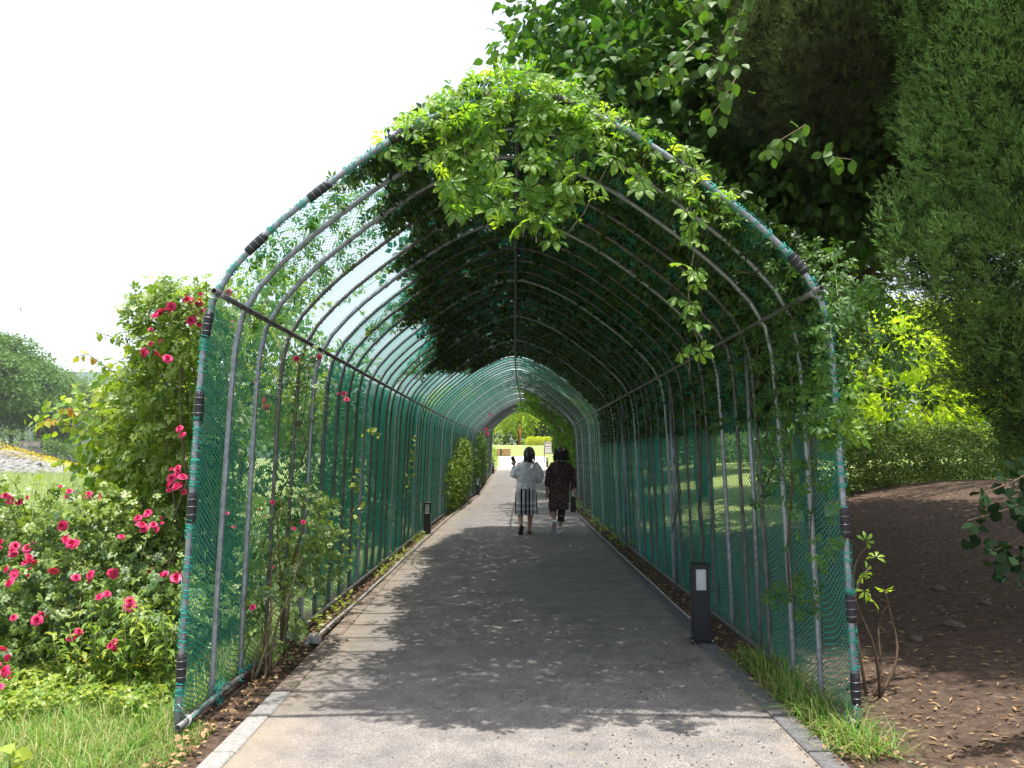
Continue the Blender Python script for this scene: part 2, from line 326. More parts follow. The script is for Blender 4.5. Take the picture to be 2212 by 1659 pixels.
# ------------------------------------------------------------------ terrain, path
def sm(x, a, b): t = np.clip((np.asarray(x, float)-a)/(b-a), 0, 1); return t*t*(3-2*t)
_cy = np.array([-40, 4.3, 16, 21, 29, 42, 49, 68, 90, 2000]); _cx = np.array([0, .03, .06, .12, .33, .57, .68, .86, 1., 1.])
_yy = np.linspace(-40, 120, 1601); _cc = np.convolve(np.pad(np.interp(_yy, _cy, _cx), 30, mode='edge'), np.ones(61)/61, 'valid')
def cax(y): return np.interp(y, _yy, _cc)
def rise(y):
    y = np.asarray(y, float); t = np.clip(y-29, 0, 39)
    return .037*t*sm(y, 28, 36)+.052*np.clip(y-68, 0, 26)+.004*np.clip(y-94, 0, 400)
def H(xr, y):
    xr = np.asarray(xr, float); y = np.asarray(y, float)
    h = rise(y)*np.where(xr < 0, 1-sm(-xr, 4, 16), 1)
    R = np.clip(xr-2.0, 0, None); h = h+np.where(R < 6.5, .145*R, .145*6.5+.02*np.clip(R-6.5, 0, 300))*(1-.7*sm(y, 26, 60))*sm(y, -3, 3)
    h = h-.7*sm(-xr, 6, 22)*sm(y, 6, 30)
    L = (-.53*y-(xr+cax(y))); h = h+np.clip(L*.26, 0, 8)*sm(y, 84, 102)*(xr < -20)
    n = fld(np.stack([xr*1., y*1., 0*y], -1), 1.4, 3)*.02+fld(np.stack([xr*1., y*1., 0*y], -1), 6, 4)*.006
    return h+n*np.clip((np.abs(xr)-1.75)*1.5, 0, 1)-.008
xs = np.concatenate([-np.geomspace(900, 6, 46), np.linspace(-5.8, -1.7, 36), np.linspace(-1.5, 1.5, 7), np.linspace(1.7, 9, 50), np.geomspace(9.3, 900, 40)])
ys = np.concatenate([np.linspace(-60, 1, 14), np.linspace(1.3, 16, 100), np.geomspace(16.3, 900, 110)])
YY, XX = np.meshgrid(ys, xs, indexing='ij'); ZZ = H(XX, YY)
ZZ = np.where(np.abs(XX) < 1.6, rise(YY)-.02, ZZ)
V = np.stack([XX+cax(YY), YY, ZZ], -1).reshape(-1, 3)
ny, nx = XX.shape; i0 = (np.arange(ny-1)[:, None]*nx+np.arange(nx-1)).ravel()
F = np.stack([i0, i0+1, i0+nx+1, i0+nx], -1)
gr = np.where(XX < 0, sm(-XX, 1.75, 2.15), np.maximum(sm(YY, 15, 19)*sm(12-XX*0, 0, 1), .12*sm(XX, 1.8, 2.5))*sm(XX, 1.8, 2.4))
gr = np.maximum(gr, sm(YY, 46, 49)); gr = np.maximum(gr, sm(YY, 12, 14.5)*sm(XX, 2.2, 2.8)*(1-sm(XX, 5.2, 6.2)))
tag(link('ground', mesh('ground', V, F, M['ground'], attrs={'grass': gr.ravel()})), 'brown needle-strewn soil and green grass either side of the netted path', kind='structure')

def strip(name, x0f, x1f, y0, y1, z, mat, nx=14, ny=120, attr=False, label=None, dz=0):
    ys = np.linspace(y0, y1, ny); t = np.linspace(0, 1, nx); Yg, Tg = np.meshgrid(ys, t, indexing='ij')
    a = x0f(Yg); b = x1f(Yg); Xr = a+(b-a)*Tg; Z = rise(Yg)+z
    V = np.stack([Xr+cax(Yg), Yg, Z], -1).reshape(-1, 3); i0 = (np.arange(ny-1)[:, None]*nx+np.arange(nx-1)).ravel()
    F = np.stack([i0, i0+1, i0+nx+1, i0+nx], -1)
    e = (np.maximum(1-(Xr-a)/.55, 0)*.9+np.maximum(1-(b-Xr)/.25, 0)*.5) if attr else None
    return tag(link(name, mesh(name, V, F, mat, attrs={'edge': e.ravel()} if attr else None)), label, kind='structure')
PL = lambda y: -1.385-.14*sm(y, 4, 13); PR = lambda y: 1.415+.045*sm(y, 5, 14)
strip('path', PL, PR, -30, 47.2, 0, M['asphalt'], attr=True, label='worn grey asphalt path running through the netted tunnel')
strip('paved_path', lambda y: -1.55-.35*sm(y, 50, 68), lambda y: 1.5+.5*sm(y, 47, 66), 47.2, 67.6, .004, M['slab'], nx=6, ny=30, label='bright concrete paving beyond the far end of the tunnel')
# kerbs: one stone after another
def kerb_run(name, side, y0, y1, step, mat, hgt, wid, label):
    root = empty(name, (0, 0, 0)); tag(root, label, kind='structure')
    y = y0; k = 0
    while y < y1:
        e = min(y+step-.012, y1); m = MB()
        P = []
        for yy in (y, e):
            x_in = (PL(yy) if side < 0 else PR(yy))+cax(yy); x_out = x_in+side*wid; z = float(rise(yy))
            P += [(x_in, yy, z-.03), (x_in, yy, z+hgt-.006), (x_in+side*.008, yy, z+hgt), (x_out, yy, z+hgt), (x_out, yy, z-.03)]
        Fk = [(i, (i+1) % 5, 5+(i+1) % 5, 5+i) for i in range(5)]+[(4, 3, 2, 1, 0), (5, 6, 7, 8, 9)]
        m.add(P, Fk); o = m.build('kerb_stone', mat if side > 0 or y < 4.9 else M['kerbs'], root, smooth=False); o.location.z = random.uniform(-.003, .004); k += 1; y += step
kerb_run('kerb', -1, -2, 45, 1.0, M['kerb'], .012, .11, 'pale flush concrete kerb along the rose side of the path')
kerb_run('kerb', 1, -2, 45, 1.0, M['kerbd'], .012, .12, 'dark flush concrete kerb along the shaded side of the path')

# ------------------------------------------------------------------ the netted arch tunnel
prof = np.array([(1.80, -.06), (1.787, .6), (1.767, 1.2), (1.747, 1.8), (1.728, 2.12), (1.70, 2.29), (1.64, 2.42), (1.52, 2.575), (1.32, 2.77), (1.08, 2.965), (.87, 3.125), (.67, 3.26), (.45, 3.38), (.25, 3.465), (.1, 3.507), (0, 3.516)])
full = np.concatenate([prof*[-1, 1], prof[::-1][1:]])
seg = np.r_[0, np.cumsum(np.linalg.norm(np.diff(full, axis=0), axis=1))]; PERI = seg[-1]
def ringpt(s):
    s = np.asarray(s, float); h = .06
    x = (np.interp(s-h, seg, full[:, 0])+2*np.interp(s, seg, full[:, 0])+np.interp(s+h, seg, full[:, 0]))/4
    z = (np.interp(s-h, seg, full[:, 1])+2*np.interp(s, seg, full[:, 1])+np.interp(s+h, seg, full[:, 1]))/4
    return x, z
def ringn(s):
    a = np.array(ringpt(np.asarray(s)-.03)); b = np.array(ringpt(np.asarray(s)+.03)); t = b-a; t = t/np.linalg.norm(t, axis=0)
    return -t[1], t[0]           # outward normal
Y0, DY, NR = 4.31, .48, 86
tun = tag(empty('garden_tunnel', (0, Y0, 0)), 'long arched tunnel of steel hoops covered with green netting over the path', 'tunnel')
def tz(o): o.parent = tun; o.location = o.location-Vector((0, Y0, 0)); return o
ss = np.r_[0, np.linspace(.15, PERI-.15, 44), PERI]; rx_, rz_ = ringpt(ss)
rx_[0], rz_[0] = full[0]; rx_[-1], rz_[-1] = full[-1]
rp = np.stack([rx_, 0*rx_, rz_], -1)
me_a = MB().tube(rp, .0175, 8, hollow=.8).mesh('rib', M['steel']); me_b = MB().tube(rp, .0145, 6).mesh('rib_weathered', M['oldsteel'])
for k in range(NR):
    y = Y0+k*DY
    o = link('rib', me_a if (k < 3 or k % 5 == 0) else me_b, None, (float(cax(y))+random.uniform(-.006, .006), y+(random.uniform(-.02, .02) if k else 0), float(rise(y))))
    o.rotation_euler = (0, random.uniform(-.004, .004) if k else 0, random.uniform(-.01, .01) if k else 0); tz(o)
for k in (3, 9, 17):             # doubled posts seen on the shaded side
    y = Y0+k*DY+.045; m = MB().tube([(1.75, 0, -.05), (1.73, 0, 1.2), (1.70, 0, 2.3)], .017, 8)
    tz(m.build('extra_post', M['steel'], None, (float(cax(y)), y, float(rise(y)))))
def rail(name, X, Z, y0, y1, r, mat):
    ys = np.linspace(y0, y1, 90); tz(MB().tube(np.stack([cax(ys)+X, ys, rise(ys)+Z], -1), r, 8, hollow=.75).build(name, mat))
rail('eave_rail', -1.655, 2.345, Y0-.09, 45.3, .018, M['oldsteel']); rail('eave_rail', 1.655, 2.36, Y0-.09, 45.3, .018, M['oldsteel'])
rail('ridge_rail', 0, 3.482, Y0-.05, 45.3, .017, M['oldsteel'])
rail('base_rail', -1.765, .045, Y0-.09, 45.3, .018, M['oldsteel']); rail('base_rail', 1.765, .055, Y0-.09, 45.3, .018, M['oldsteel'])
# net: near bays are real cord, the rest is the same weave as a sheet
CU, CV = .046, .034              # cell along the tunnel, cell round the hoop
NB = 6; YN = Y0+NB*DY
def netpos(S, Y):
    f = (Y-Y0)/DY; bay = np.floor(f); t = f-bay
    x, z = ringpt(S); nx_, nz_ = ringn(S)
    bulge = .012+.028*np.sin(PI*t)*(.6+.5*fld(np.stack([bay*1.3, S*.8, 0*S], -1), 1.5, 9))
    low = (1-sm(np.minimum(S, PERI-S), .1, 1.6))
    bulge = bulge+low*.02*np.sin(S*9+bay)
    bulge = np.where(np.abs(x) < .05, np.maximum(bulge, .02), np.maximum(bulge, .019))
    return np.stack([cax(Y)+x+nx_*bulge, Y, rise(Y)+z+nz_*bulge], -1)
nu = int(NB*DY/CU); nv = int((PERI-.10)/CV)
def near_net():
    rows, cols = nv*2+1, nu*2+1
    Sg = np.linspace(.05, PERI-.05, rows)[:, None]+0*np.zeros((1, cols)); Yg = Y0+.006+(np.linspace(0, 1, cols)*(NB*DY-.006))[None, :]+0*Sg
    t = ((Yg-Y0)/DY) % 1
    low = .35+1.0*(1-sm(np.minimum(Sg, PERI-Sg), .2, 1.9))
    Sj = Sg+np.where(Sg < PERI/2, -1, 1)*low*(.032*np.sin(PI*t)+.010*np.sin(Yg*21+Sg*2))*np.clip((np.minimum(Sg, PERI-Sg)-.05)*5, 0, 1)
    Yj = Yg+.006*fld(np.stack([Sg*2, Yg*3, 0*Sg], -1), 2, 5)
    P = netpos(Sj, Yj)
    ii, jj = np.meshgrid(np.arange(rows-1), np.arange(cols-1), indexing='ij')
    e = (ii+jj) % 2 == 0
    A = np.where(e, ii*cols+jj, (ii+1)*cols+jj).ravel(); B = np.where(e, (ii+1)*cols+jj+1, ii*cols+jj+1).ravel()
    P = P.reshape(-1, 3); a, b = P[A], P[B]; sN = np.stack([*(lambda q: (q[0], 0*q[0], q[1]))(ringn(np.clip(Sj.ravel()[A], .1, PERI-.1)))], -1)
    edge = np.minimum(Sj.ravel()[A], PERI-Sj.ravel()[A])[:, None]; side = nrm(np.cross(b-a, sN))*np.where(edge < 2.3, .0034, .0019); up = sN*.0018
    # each cord segment: a shallow roof of two faces
    V = np.stack([a-side, a+up, a+side, b-side, b+up, b+side], 1).reshape(-1, 3)
    o = np.arange(len(A))[:, None]*6
    F = np.concatenate([o+np.array([[0, 1, 4, 3]]), o+np.array([[1, 2, 5, 4]])])
    return link('net', mesh('net_cords', V, F, M['net'], smooth=False))
tz(near_net())
def far_net():
    Sg = np.linspace(.05, PERI-.05, 70)[:, None]; Yg = np.arange(YN, Y0+(NR-1)*DY+.001, DY/4)[None, :]
    Sg = Sg+0*Yg; Yg = Yg+0*Sg; P = netpos(Sg, Yg)
    r, c = Sg.shape; i0 = (np.arange(r-1)[:, None]*c+np.arange(c-1)).ravel(); F = np.stack([i0, i0+1, i0+c+1, i0+c], -1)
    sm_ids = np.repeat(np.arange(r-1), c-1); sv = Sg[:-1, 0][sm_ids]; me = mesh('net_sheet', P, F, [M['netfar'], M['netwall']], fmat=(np.minimum(sv, PERI-sv) < 2.3).astype(int)); uv = me.uv_layers.new(name='UVMap')
    t = ((Yg-Y0)/DY) % 1; U = np.stack([Yg/CU, (Sg+.02*np.sin(PI*t))/CV], -1).reshape(-1, 2)/1.0
    li = np.zeros(len(me.loops), dtype=np.int32); me.loops.foreach_get('vertex_index', li); uv.data.foreach_set('uv', (U[li]*.5*2).astype(np.float32).ravel())
    return link('net', me)
tz(far_net())
# black sleeves, ties and teal lacing on the first hoop
def s_of(x=None, z=None, right=False):
    s = np.linspace(0, PERI, 2000); X, Z = ringpt(s)
    if z is not None: k = np.abs(Z-z)+np.where((X > 0) == right, 0, 9)
    else: k = np.abs(X-x)+np.where(Z > 2.3, 0, 9)
    return float(s[np.argmin(k)])
fx = float(cax(Y0))
def arc(s0, s1, n=8, off=0):
    s = np.linspace(s0, s1, n); x, z = ringpt(s); return np.stack([fx+x, 0*x+Y0, z], -1)
sl = [s_of(z=.32), s_of(z=1.17), s_of(z=1.72), s_of(z=2.17), s_of(x=-1.46), s_of(x=-1.12), s_of(x=-.66), s_of(x=-.17), s_of(x=.27), s_of(x=.95), s_of(x=1.56), s_of(z=1.09, right=True), s_of(z=.645, right=True), s_of(z=.22, right=True)]
for s in sl:
    L = .080 if s < 2 or s > PERI-2 else .072
    p = tz(MB().tube(arc(s-L, s+L, 9), [.023, .0255, .026, .0262, .0265, .0262, .026, .0255, .023], 12).build('sleeve', M['sleeve']))
    for q in (-.5, .05, .55):
        x, z = ringpt(s+q*L); tx, tz_ = ringn(s+q*L); T = np.array([tz_, 0, -tx]); A = np.array([tx, 0, tz_]); B = np.array([0, 1., 0])
        c = np.array([fx+float(x), Y0, float(z)])
        tie = MB().tube([c+.0275*(math.cos(a)*A+math.sin(a)*B)+T*.004*math.sin(a*.5) for a in np.linspace(0, 2*PI, 13)], .0009, 4).build('wire_tie', M['wire'])
        tie.location = Vector((0, 0, 0)); tie.parent = p; tie.location = Vector((0, 0, 0))-Vector((0, 0, 0)); tie.matrix_parent_inverse = Matrix.Identity(4)
def lace(y, s0, s1, step=.016, r=.0024, dens=1.0, rad=.021):
    m = MB(); s = s0; cur = []; c0 = float(cax(y)); rz0 = float(rise(y))
    while s < s1:
        near = any(abs(s-q) < .075 for q in sl) and y == Y0
        if near or random.random() > dens:
            if len(cur) > 4: m.tube(cur, r, 4, cap=False)
            cur = []; s += step*4; continue
        for a in np.linspace(0, 2*PI, 7)[:-1]:
            x, z = ringpt(s+step*a/(2*PI)); n1, n2 = ringn(s); rr = rad*random.uniform(.95, 1.35)
            cur.append((c0+float(x)+float(n1)*rr*math.cos(a), y+rr*math.sin(a)*1.1, rz0+float(z)+float(n2)*rr*math.cos(a)))
        s += step*random.choice((.35, .5, .8, 1.5, 2.4))
    if len(cur) > 4: m.tube(cur, r, 4, cap=False)
    return m
tz(lace(Y0, .16, PERI-.16, .019, .0025, .94).build('lacing', M['twine']))['kind'] = 'stuff'
for k in range(1, 7): tz(lace(Y0+k*DY, 1.9, PERI-1.9, .045, .0017, .995, .0185).build('lacing', M['wire']))['kind'] = 'stuff'
# knotted twine at the two foot corners, wire at the corners
def tangle(c, r, n, seed):
    g = np.random.default_rng(seed); m = MB()
    for _ in range(n):
        p = [np.array(c)+g.normal(size=3)*np.array(r)*.6]
        for _ in range(7): p.append(p[-1]+g.normal(size=3)*np.array(r)*.45)
        m.tube(p, .0023, 4, cap=False)
    return m
tz(tangle((1.74, Y0+.03, .02), (.03, .03, .035), 9, 1).build('knotted_twine', M['twine']))
tz(tangle((-1.72, Y0+.45, .07), (.02, .10, .03), 14, 2).build('knotted_twine', M['twine']))
tz(tangle((-1.74, Y0+.95, .06), (.02, .08, .02), 12, 3).build('knotted_twine', M['twine']))
for sx in (-1, 1):
    for zc, rr in ((.05, .03), (2.35, .032)):
        X = fx+sx*(1.775 if zc < 1 else 1.675); m = MB()
        for q in (0, .012, .024): m.tube([(X+rr*1.4*math.cos(a), Y0-.01+q+.02*math.sin(a), zc+rr*math.sin(a)) for a in np.linspace(0, 2*PI, 13)], .0014, 4, cap=False)
        m.tube([(X, Y0, zc), (X-sx*.02, Y0-.02, zc+.05), (X+sx*.015, Y0-.03, zc+.10)], .0014, 4)
        tz(m.build('corner_wire', M['wire']))
for k in range(1, 12):
    for sx in (-1, 1):
        y = Y0+k*DY; X = float(cax(y))+sx*1.672; m = MB().tube([(X+.03*math.cos(a), y+.006*math.sin(2*a), 2.352+.034*math.sin(a)) for a in np.linspace(0, 2*PI, 11)], .0014, 4, cap=False)
        tz(m.build('wire_tie', M['wire']))

# ------------------------------------------------------------------ foliage helpers
def leaf_t(w=.3, fold=.08, curl=-.08, simple=0):
    if simple == 2: return np.array([(0, 0, 0), (-w, .5, fold), (0, 1, curl), (w, .5, fold)]), np.array([(0, 2, 1), (0, 3, 2)])
    if simple == 1: return np.array([(0, 0, 0), (-w*.82, .28, fold*.8), (-w*.86, .62, fold), (0, 1, curl), (w*.86, .62, fold), (w*.82, .28, fold*.8)]), np.array([(0, 5, 1), (1, 5, 4), (1, 4, 2), (2, 4, 3)])
    V = np.array([(0, 0, 0), (-w*.85, .28, fold*.8), (-w, .52, fold), (-w*.6, .8, fold*.4), (0, 1, curl), (w*.6, .8, fold*.4), (w, .52, fold), (w*.85, .28, fold*.8), (0, .4, 0), (0, .75, curl*.4)])
    return V, np.array([(0, 8, 1), (1, 8, 2), (2, 8, 9), (2, 9, 3), (3, 9, 4), (0, 7, 8), (7, 6, 8), (6, 9, 8), (6, 5, 9), (5, 4, 9)])
LO = leaf_t(.34, .07, -.12); LM = leaf_t(.34, .09, -.15, 1); LS = leaf_t(.36, .08, -.1, 2); LL = leaf_t(.16, .05, -.25, 1)
def palm_t(n=5, simple=1, w=.22):
    Vs, Fs, k = [], [], 0
    lv, lf = leaf_t(w, .05, -.16, simple)
    if simple != 2:      # obovate leaflets, widest past the middle
        lv = lv.copy()
        if simple == 1: lv[1, 0] *= .55; lv[5, 0] *= .55; lv[2] *= [1.1, 1.08, 1]; lv[4] *= [1.1, 1.08, 1]
        else: lv[1:3, 0] *= [.5, .85]; lv[6:8, 0] *= [.85, .5]; lv[3, 0] *= 1.35; lv[5, 0] *= 1.35
    for a in (np.linspace(-1.75, 1.75, n) if n > 3 else (-1.2, 0, 1.2)):
        L = 1-.16*abs(a)/1.75; c, s = math.cos(a), math.sin(a); R = np.array([[c, s, 0], [-s, c, 0], [0, 0, 1]])
        v = lv*L+np.array([0, .12, 0]); v = v@R.T; v[:, 2] -= .22*np.hypot(v[:, 0], v[:, 1])**2
        Vs.append(v); Fs.append(lf+k); k += len(v)
    return np.concatenate(Vs), np.concatenate(Fs)
P5, P5S, P3, P3S = palm_t(5, 1), palm_t(5, 2, .26), palm_t(3, 2, .42), palm_t(3, 2, .36)
def rose_spray():          # five rose leaflets on one rachis
    Vs, Fs, k = [], [], 0
    for (x, y, a, L) in ((0, .55, 0, .5), (-.02, .45, -1.1, .42), (.02, .45, 1.1, .42), (-.02, .2, -1.2, .38), (.02, .2, 1.2, .38)):
        lv, lf = LM; c, s = math.cos(a), math.sin(a); R = np.array([[c, s, 0], [-s, c, 0], [0, 0, 1]])
        v = (lv*np.array([1.05, 1, 1])*L)@R.T+np.array([x, y, 0]); v[:, 2] -= .12*v[:, 1]**2; Vs.append(v); Fs.append(lf+k); k += len(v)
    return np.concatenate(Vs), np.concatenate(Fs)
RS = rose_spray()
def jun_t():
    g = np.random.default_rng(5); Vs, Fs, k = [], [], 0
    for i in range(9):
        a = g.uniform(0, 6.28); sp = g.uniform(.1, 1.2); d = nrm(np.array([math.cos(a)*sp, 1, math.sin(a)*sp])); b = np.array([0, g.uniform(0, .55), 0])
        L = g.uniform(.3, .62); s = nrm(np.cross(d, g.normal(size=3)))*.036
        Vs.append(np.array([b, b+d*L*.5+s, b+d*L, b+d*L*.5-s])); Fs.append(np.array([(0, 1, 2), (0, 2, 3)])+k); k += 4
    return np.concatenate(Vs), np.concatenate(Fs)
JT = jun_t()
def scatter(tpl, P, D, Nn, S, rnd=None):
    tv, tf = tpl; P = np.asarray(P); n = len(P)
    D = nrm(D); X = nrm(np.cross(D, Nn)); Nn = np.cross(X, D)
    S = np.broadcast_to(np.asarray(S, float), (n,))[:, None, None]
    V = P[:, None, :]+S*(tv[None, :, 0:1]*X[:, None]+tv[None, :, 1:2]*D[:, None]+tv[None, :, 2:3]*Nn[:, None])
    F = (tf[None]+(np.arange(n)*len(tv))[:, None, None]).reshape(-1, tf.shape[1])
    rnd = RG.uniform(0, 1, n) if rnd is None else np.clip(rnd, 0, 1)
    return V.reshape(-1, 3), F, np.repeat(rnd, len(tf))
def join(*parts):
    Vs, Fs, Rs, k = [], [], [], 0
    for V, F, R in parts: Vs.append(V); Fs.append(F+k); Rs.append(R); k += len(V)
    return np.concatenate(Vs), np.concatenate(Fs), np.concatenate(Rs)
def leafobj(name, data, mat, parent=None, smooth=False, kind=None):
    V, F, R = data; o = link(name, mesh(name, V, F, mat, smooth=smooth, rnd=R), parent)
    if kind: o['kind'] = kind
    return o
def sprays(P, Dr, k, L, droop=.4, flat=.6, jit=.35):
    """k leaves along each twig (P, Dr): positions, tip directions, normals"""
    n = len(P); Dr = nrm(Dr); side = nrm(np.cross(Dr, RG.normal(size=(n, 3)))); Ps, Ds, Ns = [], [], []
    L = np.broadcast_to(L, (n,))[:, None]
    for j in range(k):
        t = (j+.5)/k; p = P+Dr*L*t+np.array([0, 0, -1.])*L*.25*t*t; sgn = 1 if j % 2 else -1
        d = nrm(Dr*.6+side*sgn*(.9 if j < k-1 else .1)+RG.normal(size=(n, 3))*jit+np.array([0, 0, -droop]))
        nn = nrm(np.array([0, 0, flat])+Dr*.35+RG.normal(size=(n, 3))*.45)
        Ps.append(p); Ds.append(d); Ns.append(nn)
    return np.concatenate(Ps), np.concatenate(Ds), np.concatenate(Ns)
def blobpts(blobs, n, inner=.55, lump=.16, freq=2.2, seed=1, gap=-9, gfreq=3):
    B = np.array([b[:6] for b in blobs], float); wts = (B[:, 3]*B[:, 4]+B[:, 4]*B[:, 5]+B[:, 3]*B[:, 5]); wts /= wts.sum()
    idx = RG.choice(len(B), n, p=wts); d = rdir(n); r = inner+(1-inner)*RG.uniform(0, 1, n)**.6
    r = r*(1+lump*fld(d*1.+B[idx, :3]*.37, freq*1.5, seed))
    P = B[idx, :3]+d*B[idx, 3:6]*r[:, None]; O = nrm(d/B[idx, 3:6])
    keep = fld(P, gfreq, seed+20) > gap
    for b in B:      # drop points buried deep inside another blob
        q = np.linalg.norm((P-b[:3])/b[3:6], axis=1); keep &= q > inner*.8
    return P[keep], O[keep]
def limbs(base, tips, r0, r1=.012, wob=.06, m=None, n=7, bend=.25):
    m = m or MB(); base = np.array(base, float); n = 10
    for t in tips:
        t = np.array(t, float); L = np.linalg.norm(t-base); pts = []; w1, w2 = RG.normal(size=3)*wob*L*.28, RG.normal(size=3)*wob*L*.12
        for i in range(n):
            q = i/(n-1); p = base+(t-base)*q; p[2] += bend*L*math.sin(PI*q)*.3; p += w1*math.sin(PI*q)+w2*math.sin(2*PI*q); pts.append(p)
        m.tube(pts, np.linspace(r0, r1, n), 6)
    return m
def rosemesh(seed):
    g = np.random.default_rng(seed); Vs, Fs, Rs, k = [], [], [], 0
    for lay, (cnt, L, op) in enumerate(((3, .34, .15), (5, .5, .5), (6, .62, .95), (6, .66, 1.35))):
        for i in range(cnt):
            a = 2*PI*i/cnt+lay*.5+g.uniform(-.2, .2); o_ = op+g.uniform(-.15, .15); out = np.array([math.cos(a), math.sin(a), 0]); sd_ = np.array([-math.sin(a), math.cos(a), 0])
            grid = []
            for v in range(3):
                q = v/2; ang = o_*(.35+.65*q)
                c = out*(.05+L*q*math.sin(ang))+np.array([0, 0, L*q*math.cos(ang)-(.10 if v == 2 and lay > 1 else 0)])
                for u in (-1, 0, 1): grid.append(c+sd_*u*L*(.16+.36*math.sin(PI*min(q*.62+.05, 1)))+out*(-.07 if u else .03)*L*1.5+g.normal(size=3)*.018)
            Vs.append(np.array(grid)); Fs.append(np.array([(0, 1, 4, 3), (1, 2, 5, 4), (3, 4, 7, 6), (4, 5, 8, 7)])+k); k += 9
            Rs += [np.clip(.25+.2*lay+g.uniform(-.2, .25), 0, 1)]*4
    return mesh('rose_flower', np.concatenate(Vs), np.concatenate(Fs), M['rose'], True, rnd=Rs)
ROSES = [rosemesh(i) for i in range(4)]
def put(name, me, parent, p, d, s, spin=None):
    o = link(name, me, parent); z = Vector([float(q) for q in d]).normalized(); q = z.to_track_quat('Z', 'Y')
    if spin is None: spin = random.uniform(0, 6.28)
    o.matrix_local = Matrix.Translation([float(v) for v in p])@q.to_matrix().to_4x4()@Matrix.Rotation(spin, 4, 'Z')@Matrix.Scale(s, 4); return o
def roses(parent, pts, size=.045, cluster=(1, 3)):
    for (p, d) in pts:
        for c in range(random.randint(*cluster)):
            dd = np.array(d)+np.array([random.gauss(0, .5) for _ in range(3)])
            q = np.array(p)+np.array([random.gauss(0, .035) for _ in range(3)])*(c > 0); put('rose_flower', random.choice(ROSES), parent, q, dd, size*random.choice((.5, .8, 1, 1.2, 1.4))*random.uniform(.9, 1.15))

# ------------------------------------------------------------------ bollard lights
def make_bollard():
    r = empty('bollard_light'); b = .066
    m = MB().box(-b, b, -b, b, .012, .40, bev=.004)
    for sx in (-1, 1):
        for sy in (-1, 1): x0, x1 = sorted((sx*b, sx*(b-.026))); y0, y1 = sorted((sy*b, sy*(b-.026))); m.box(x0, x1, y0, y1, .3995, .565)
    m.build('body', M['black'], r, smooth=False)
    MB().box(-b-.004, b+.004, -b-.004, b+.004, .563, .60, bev=.004).build('cap', M['black'], r, smooth=False)
    MB().box(-b-.022, b+.022, -b-.022, b+.022, .0, .012, bev=.003).build('base_plate', M['black'], r, smooth=False)
    q = b-.012
    for (x0, x1, y0, y1) in ((-.04, .04, -q, -q+.006), (-.04, .04, q-.006, q), (-q, -q+.006, -.04, .04), (q-.006, q, -.04, .04)):
        MB().box(x0, x1, y0, y1, .4, .563).build('lens', M['lens'], r, smooth=False)
    for sx in (-1, 1):
        MB().tube([(sx*(b+.012), -b-.01, .012), (sx*(b+.012), -b-.01, .026)], .005, 8).build('bolt', M['wire'], r)
    return r
b0 = make_bollard()
bl = [(1.44, 6.3, 'nearest black bollard light, on the shaded side of the path'), (-1.61, 14.6, 'first black bollard light at the foot of the left net wall'),
      (1.46, 20.6, 'black bollard light beside the hand of the woman in the dark dress'), (-1.58, 29.1, 'black bollard light half hidden by ivy growing inside the tunnel'),
      (-1.59, 42.4, 'small black bollard light on the rose side close to the tunnel exit'), (1.6, 35.0, 'black bollard light hidden behind the woman in the dark dress'),
      (1.5, 49., 'black bollard light outside the far exit, at the edge of the lawn')]
for i, (x, y, lab) in enumerate(bl):
    if i == 0: o = b0
    else:
        o = b0.copy(); COL.objects.link(o)
        for c in b0.children: d = c.copy(); COL.objects.link(d); d.parent = o
    o.location = (x+float(cax(y)), y, float(rise(y))+.01); o.rotation_euler = (0, 0, random.uniform(-.05, .05) if i else -.06)
    tag(o, lab, 'bollard light', 'bollard lights along the path')
# ------------------------------------------------------------------ conduits on the ground
def conduit(name, f, y0, y1, r, label, box=None):
    root = tag(empty(name, (0, y0, 0)), label, 'pipe'); ys = np.linspace(y0, y1, 60)
    o = MB().tube(np.stack([f(ys)+cax(ys), ys-y0, rise(ys)+.03+.005*np.sin(ys*3)], -1), r, 8).build('pipe', M['conduit'], root)
    for k in range(6):
        y = y0+.4+k*1.9; X = float(f(y)+cax(y)); MB().tube([(X, y-y0-.03, .03), (X, y-y0+.03, .03)], r*1.25, 8).build('coupling', M['conduit'], root)
    if box:
        X = float(f(y0)+cax(y0)); MB().box(X-.05, X+.05, -.07, .02, .005, .07, bev=.006).build('junction_box', M['conduit'], root, smooth=False)
        MB().tube([(X-.01, -.07, .03), (X-.035, -.17, .022)], .012, 8, hollow=.7).build('pipe_stub', M['wire'], root)
conduit('conduit_pipe', lambda y: -1.575+.02*sm(y, 6, 9), 6.3, 40, .0125, 'thin grey conduit with a junction box on the soil beside the rose side kerb', True)
conduit('conduit_pipe', lambda y: 1.53-.0*y, 6.75, 40, .008, 'thin pale conduit on the soil running back from the nearest bollard')

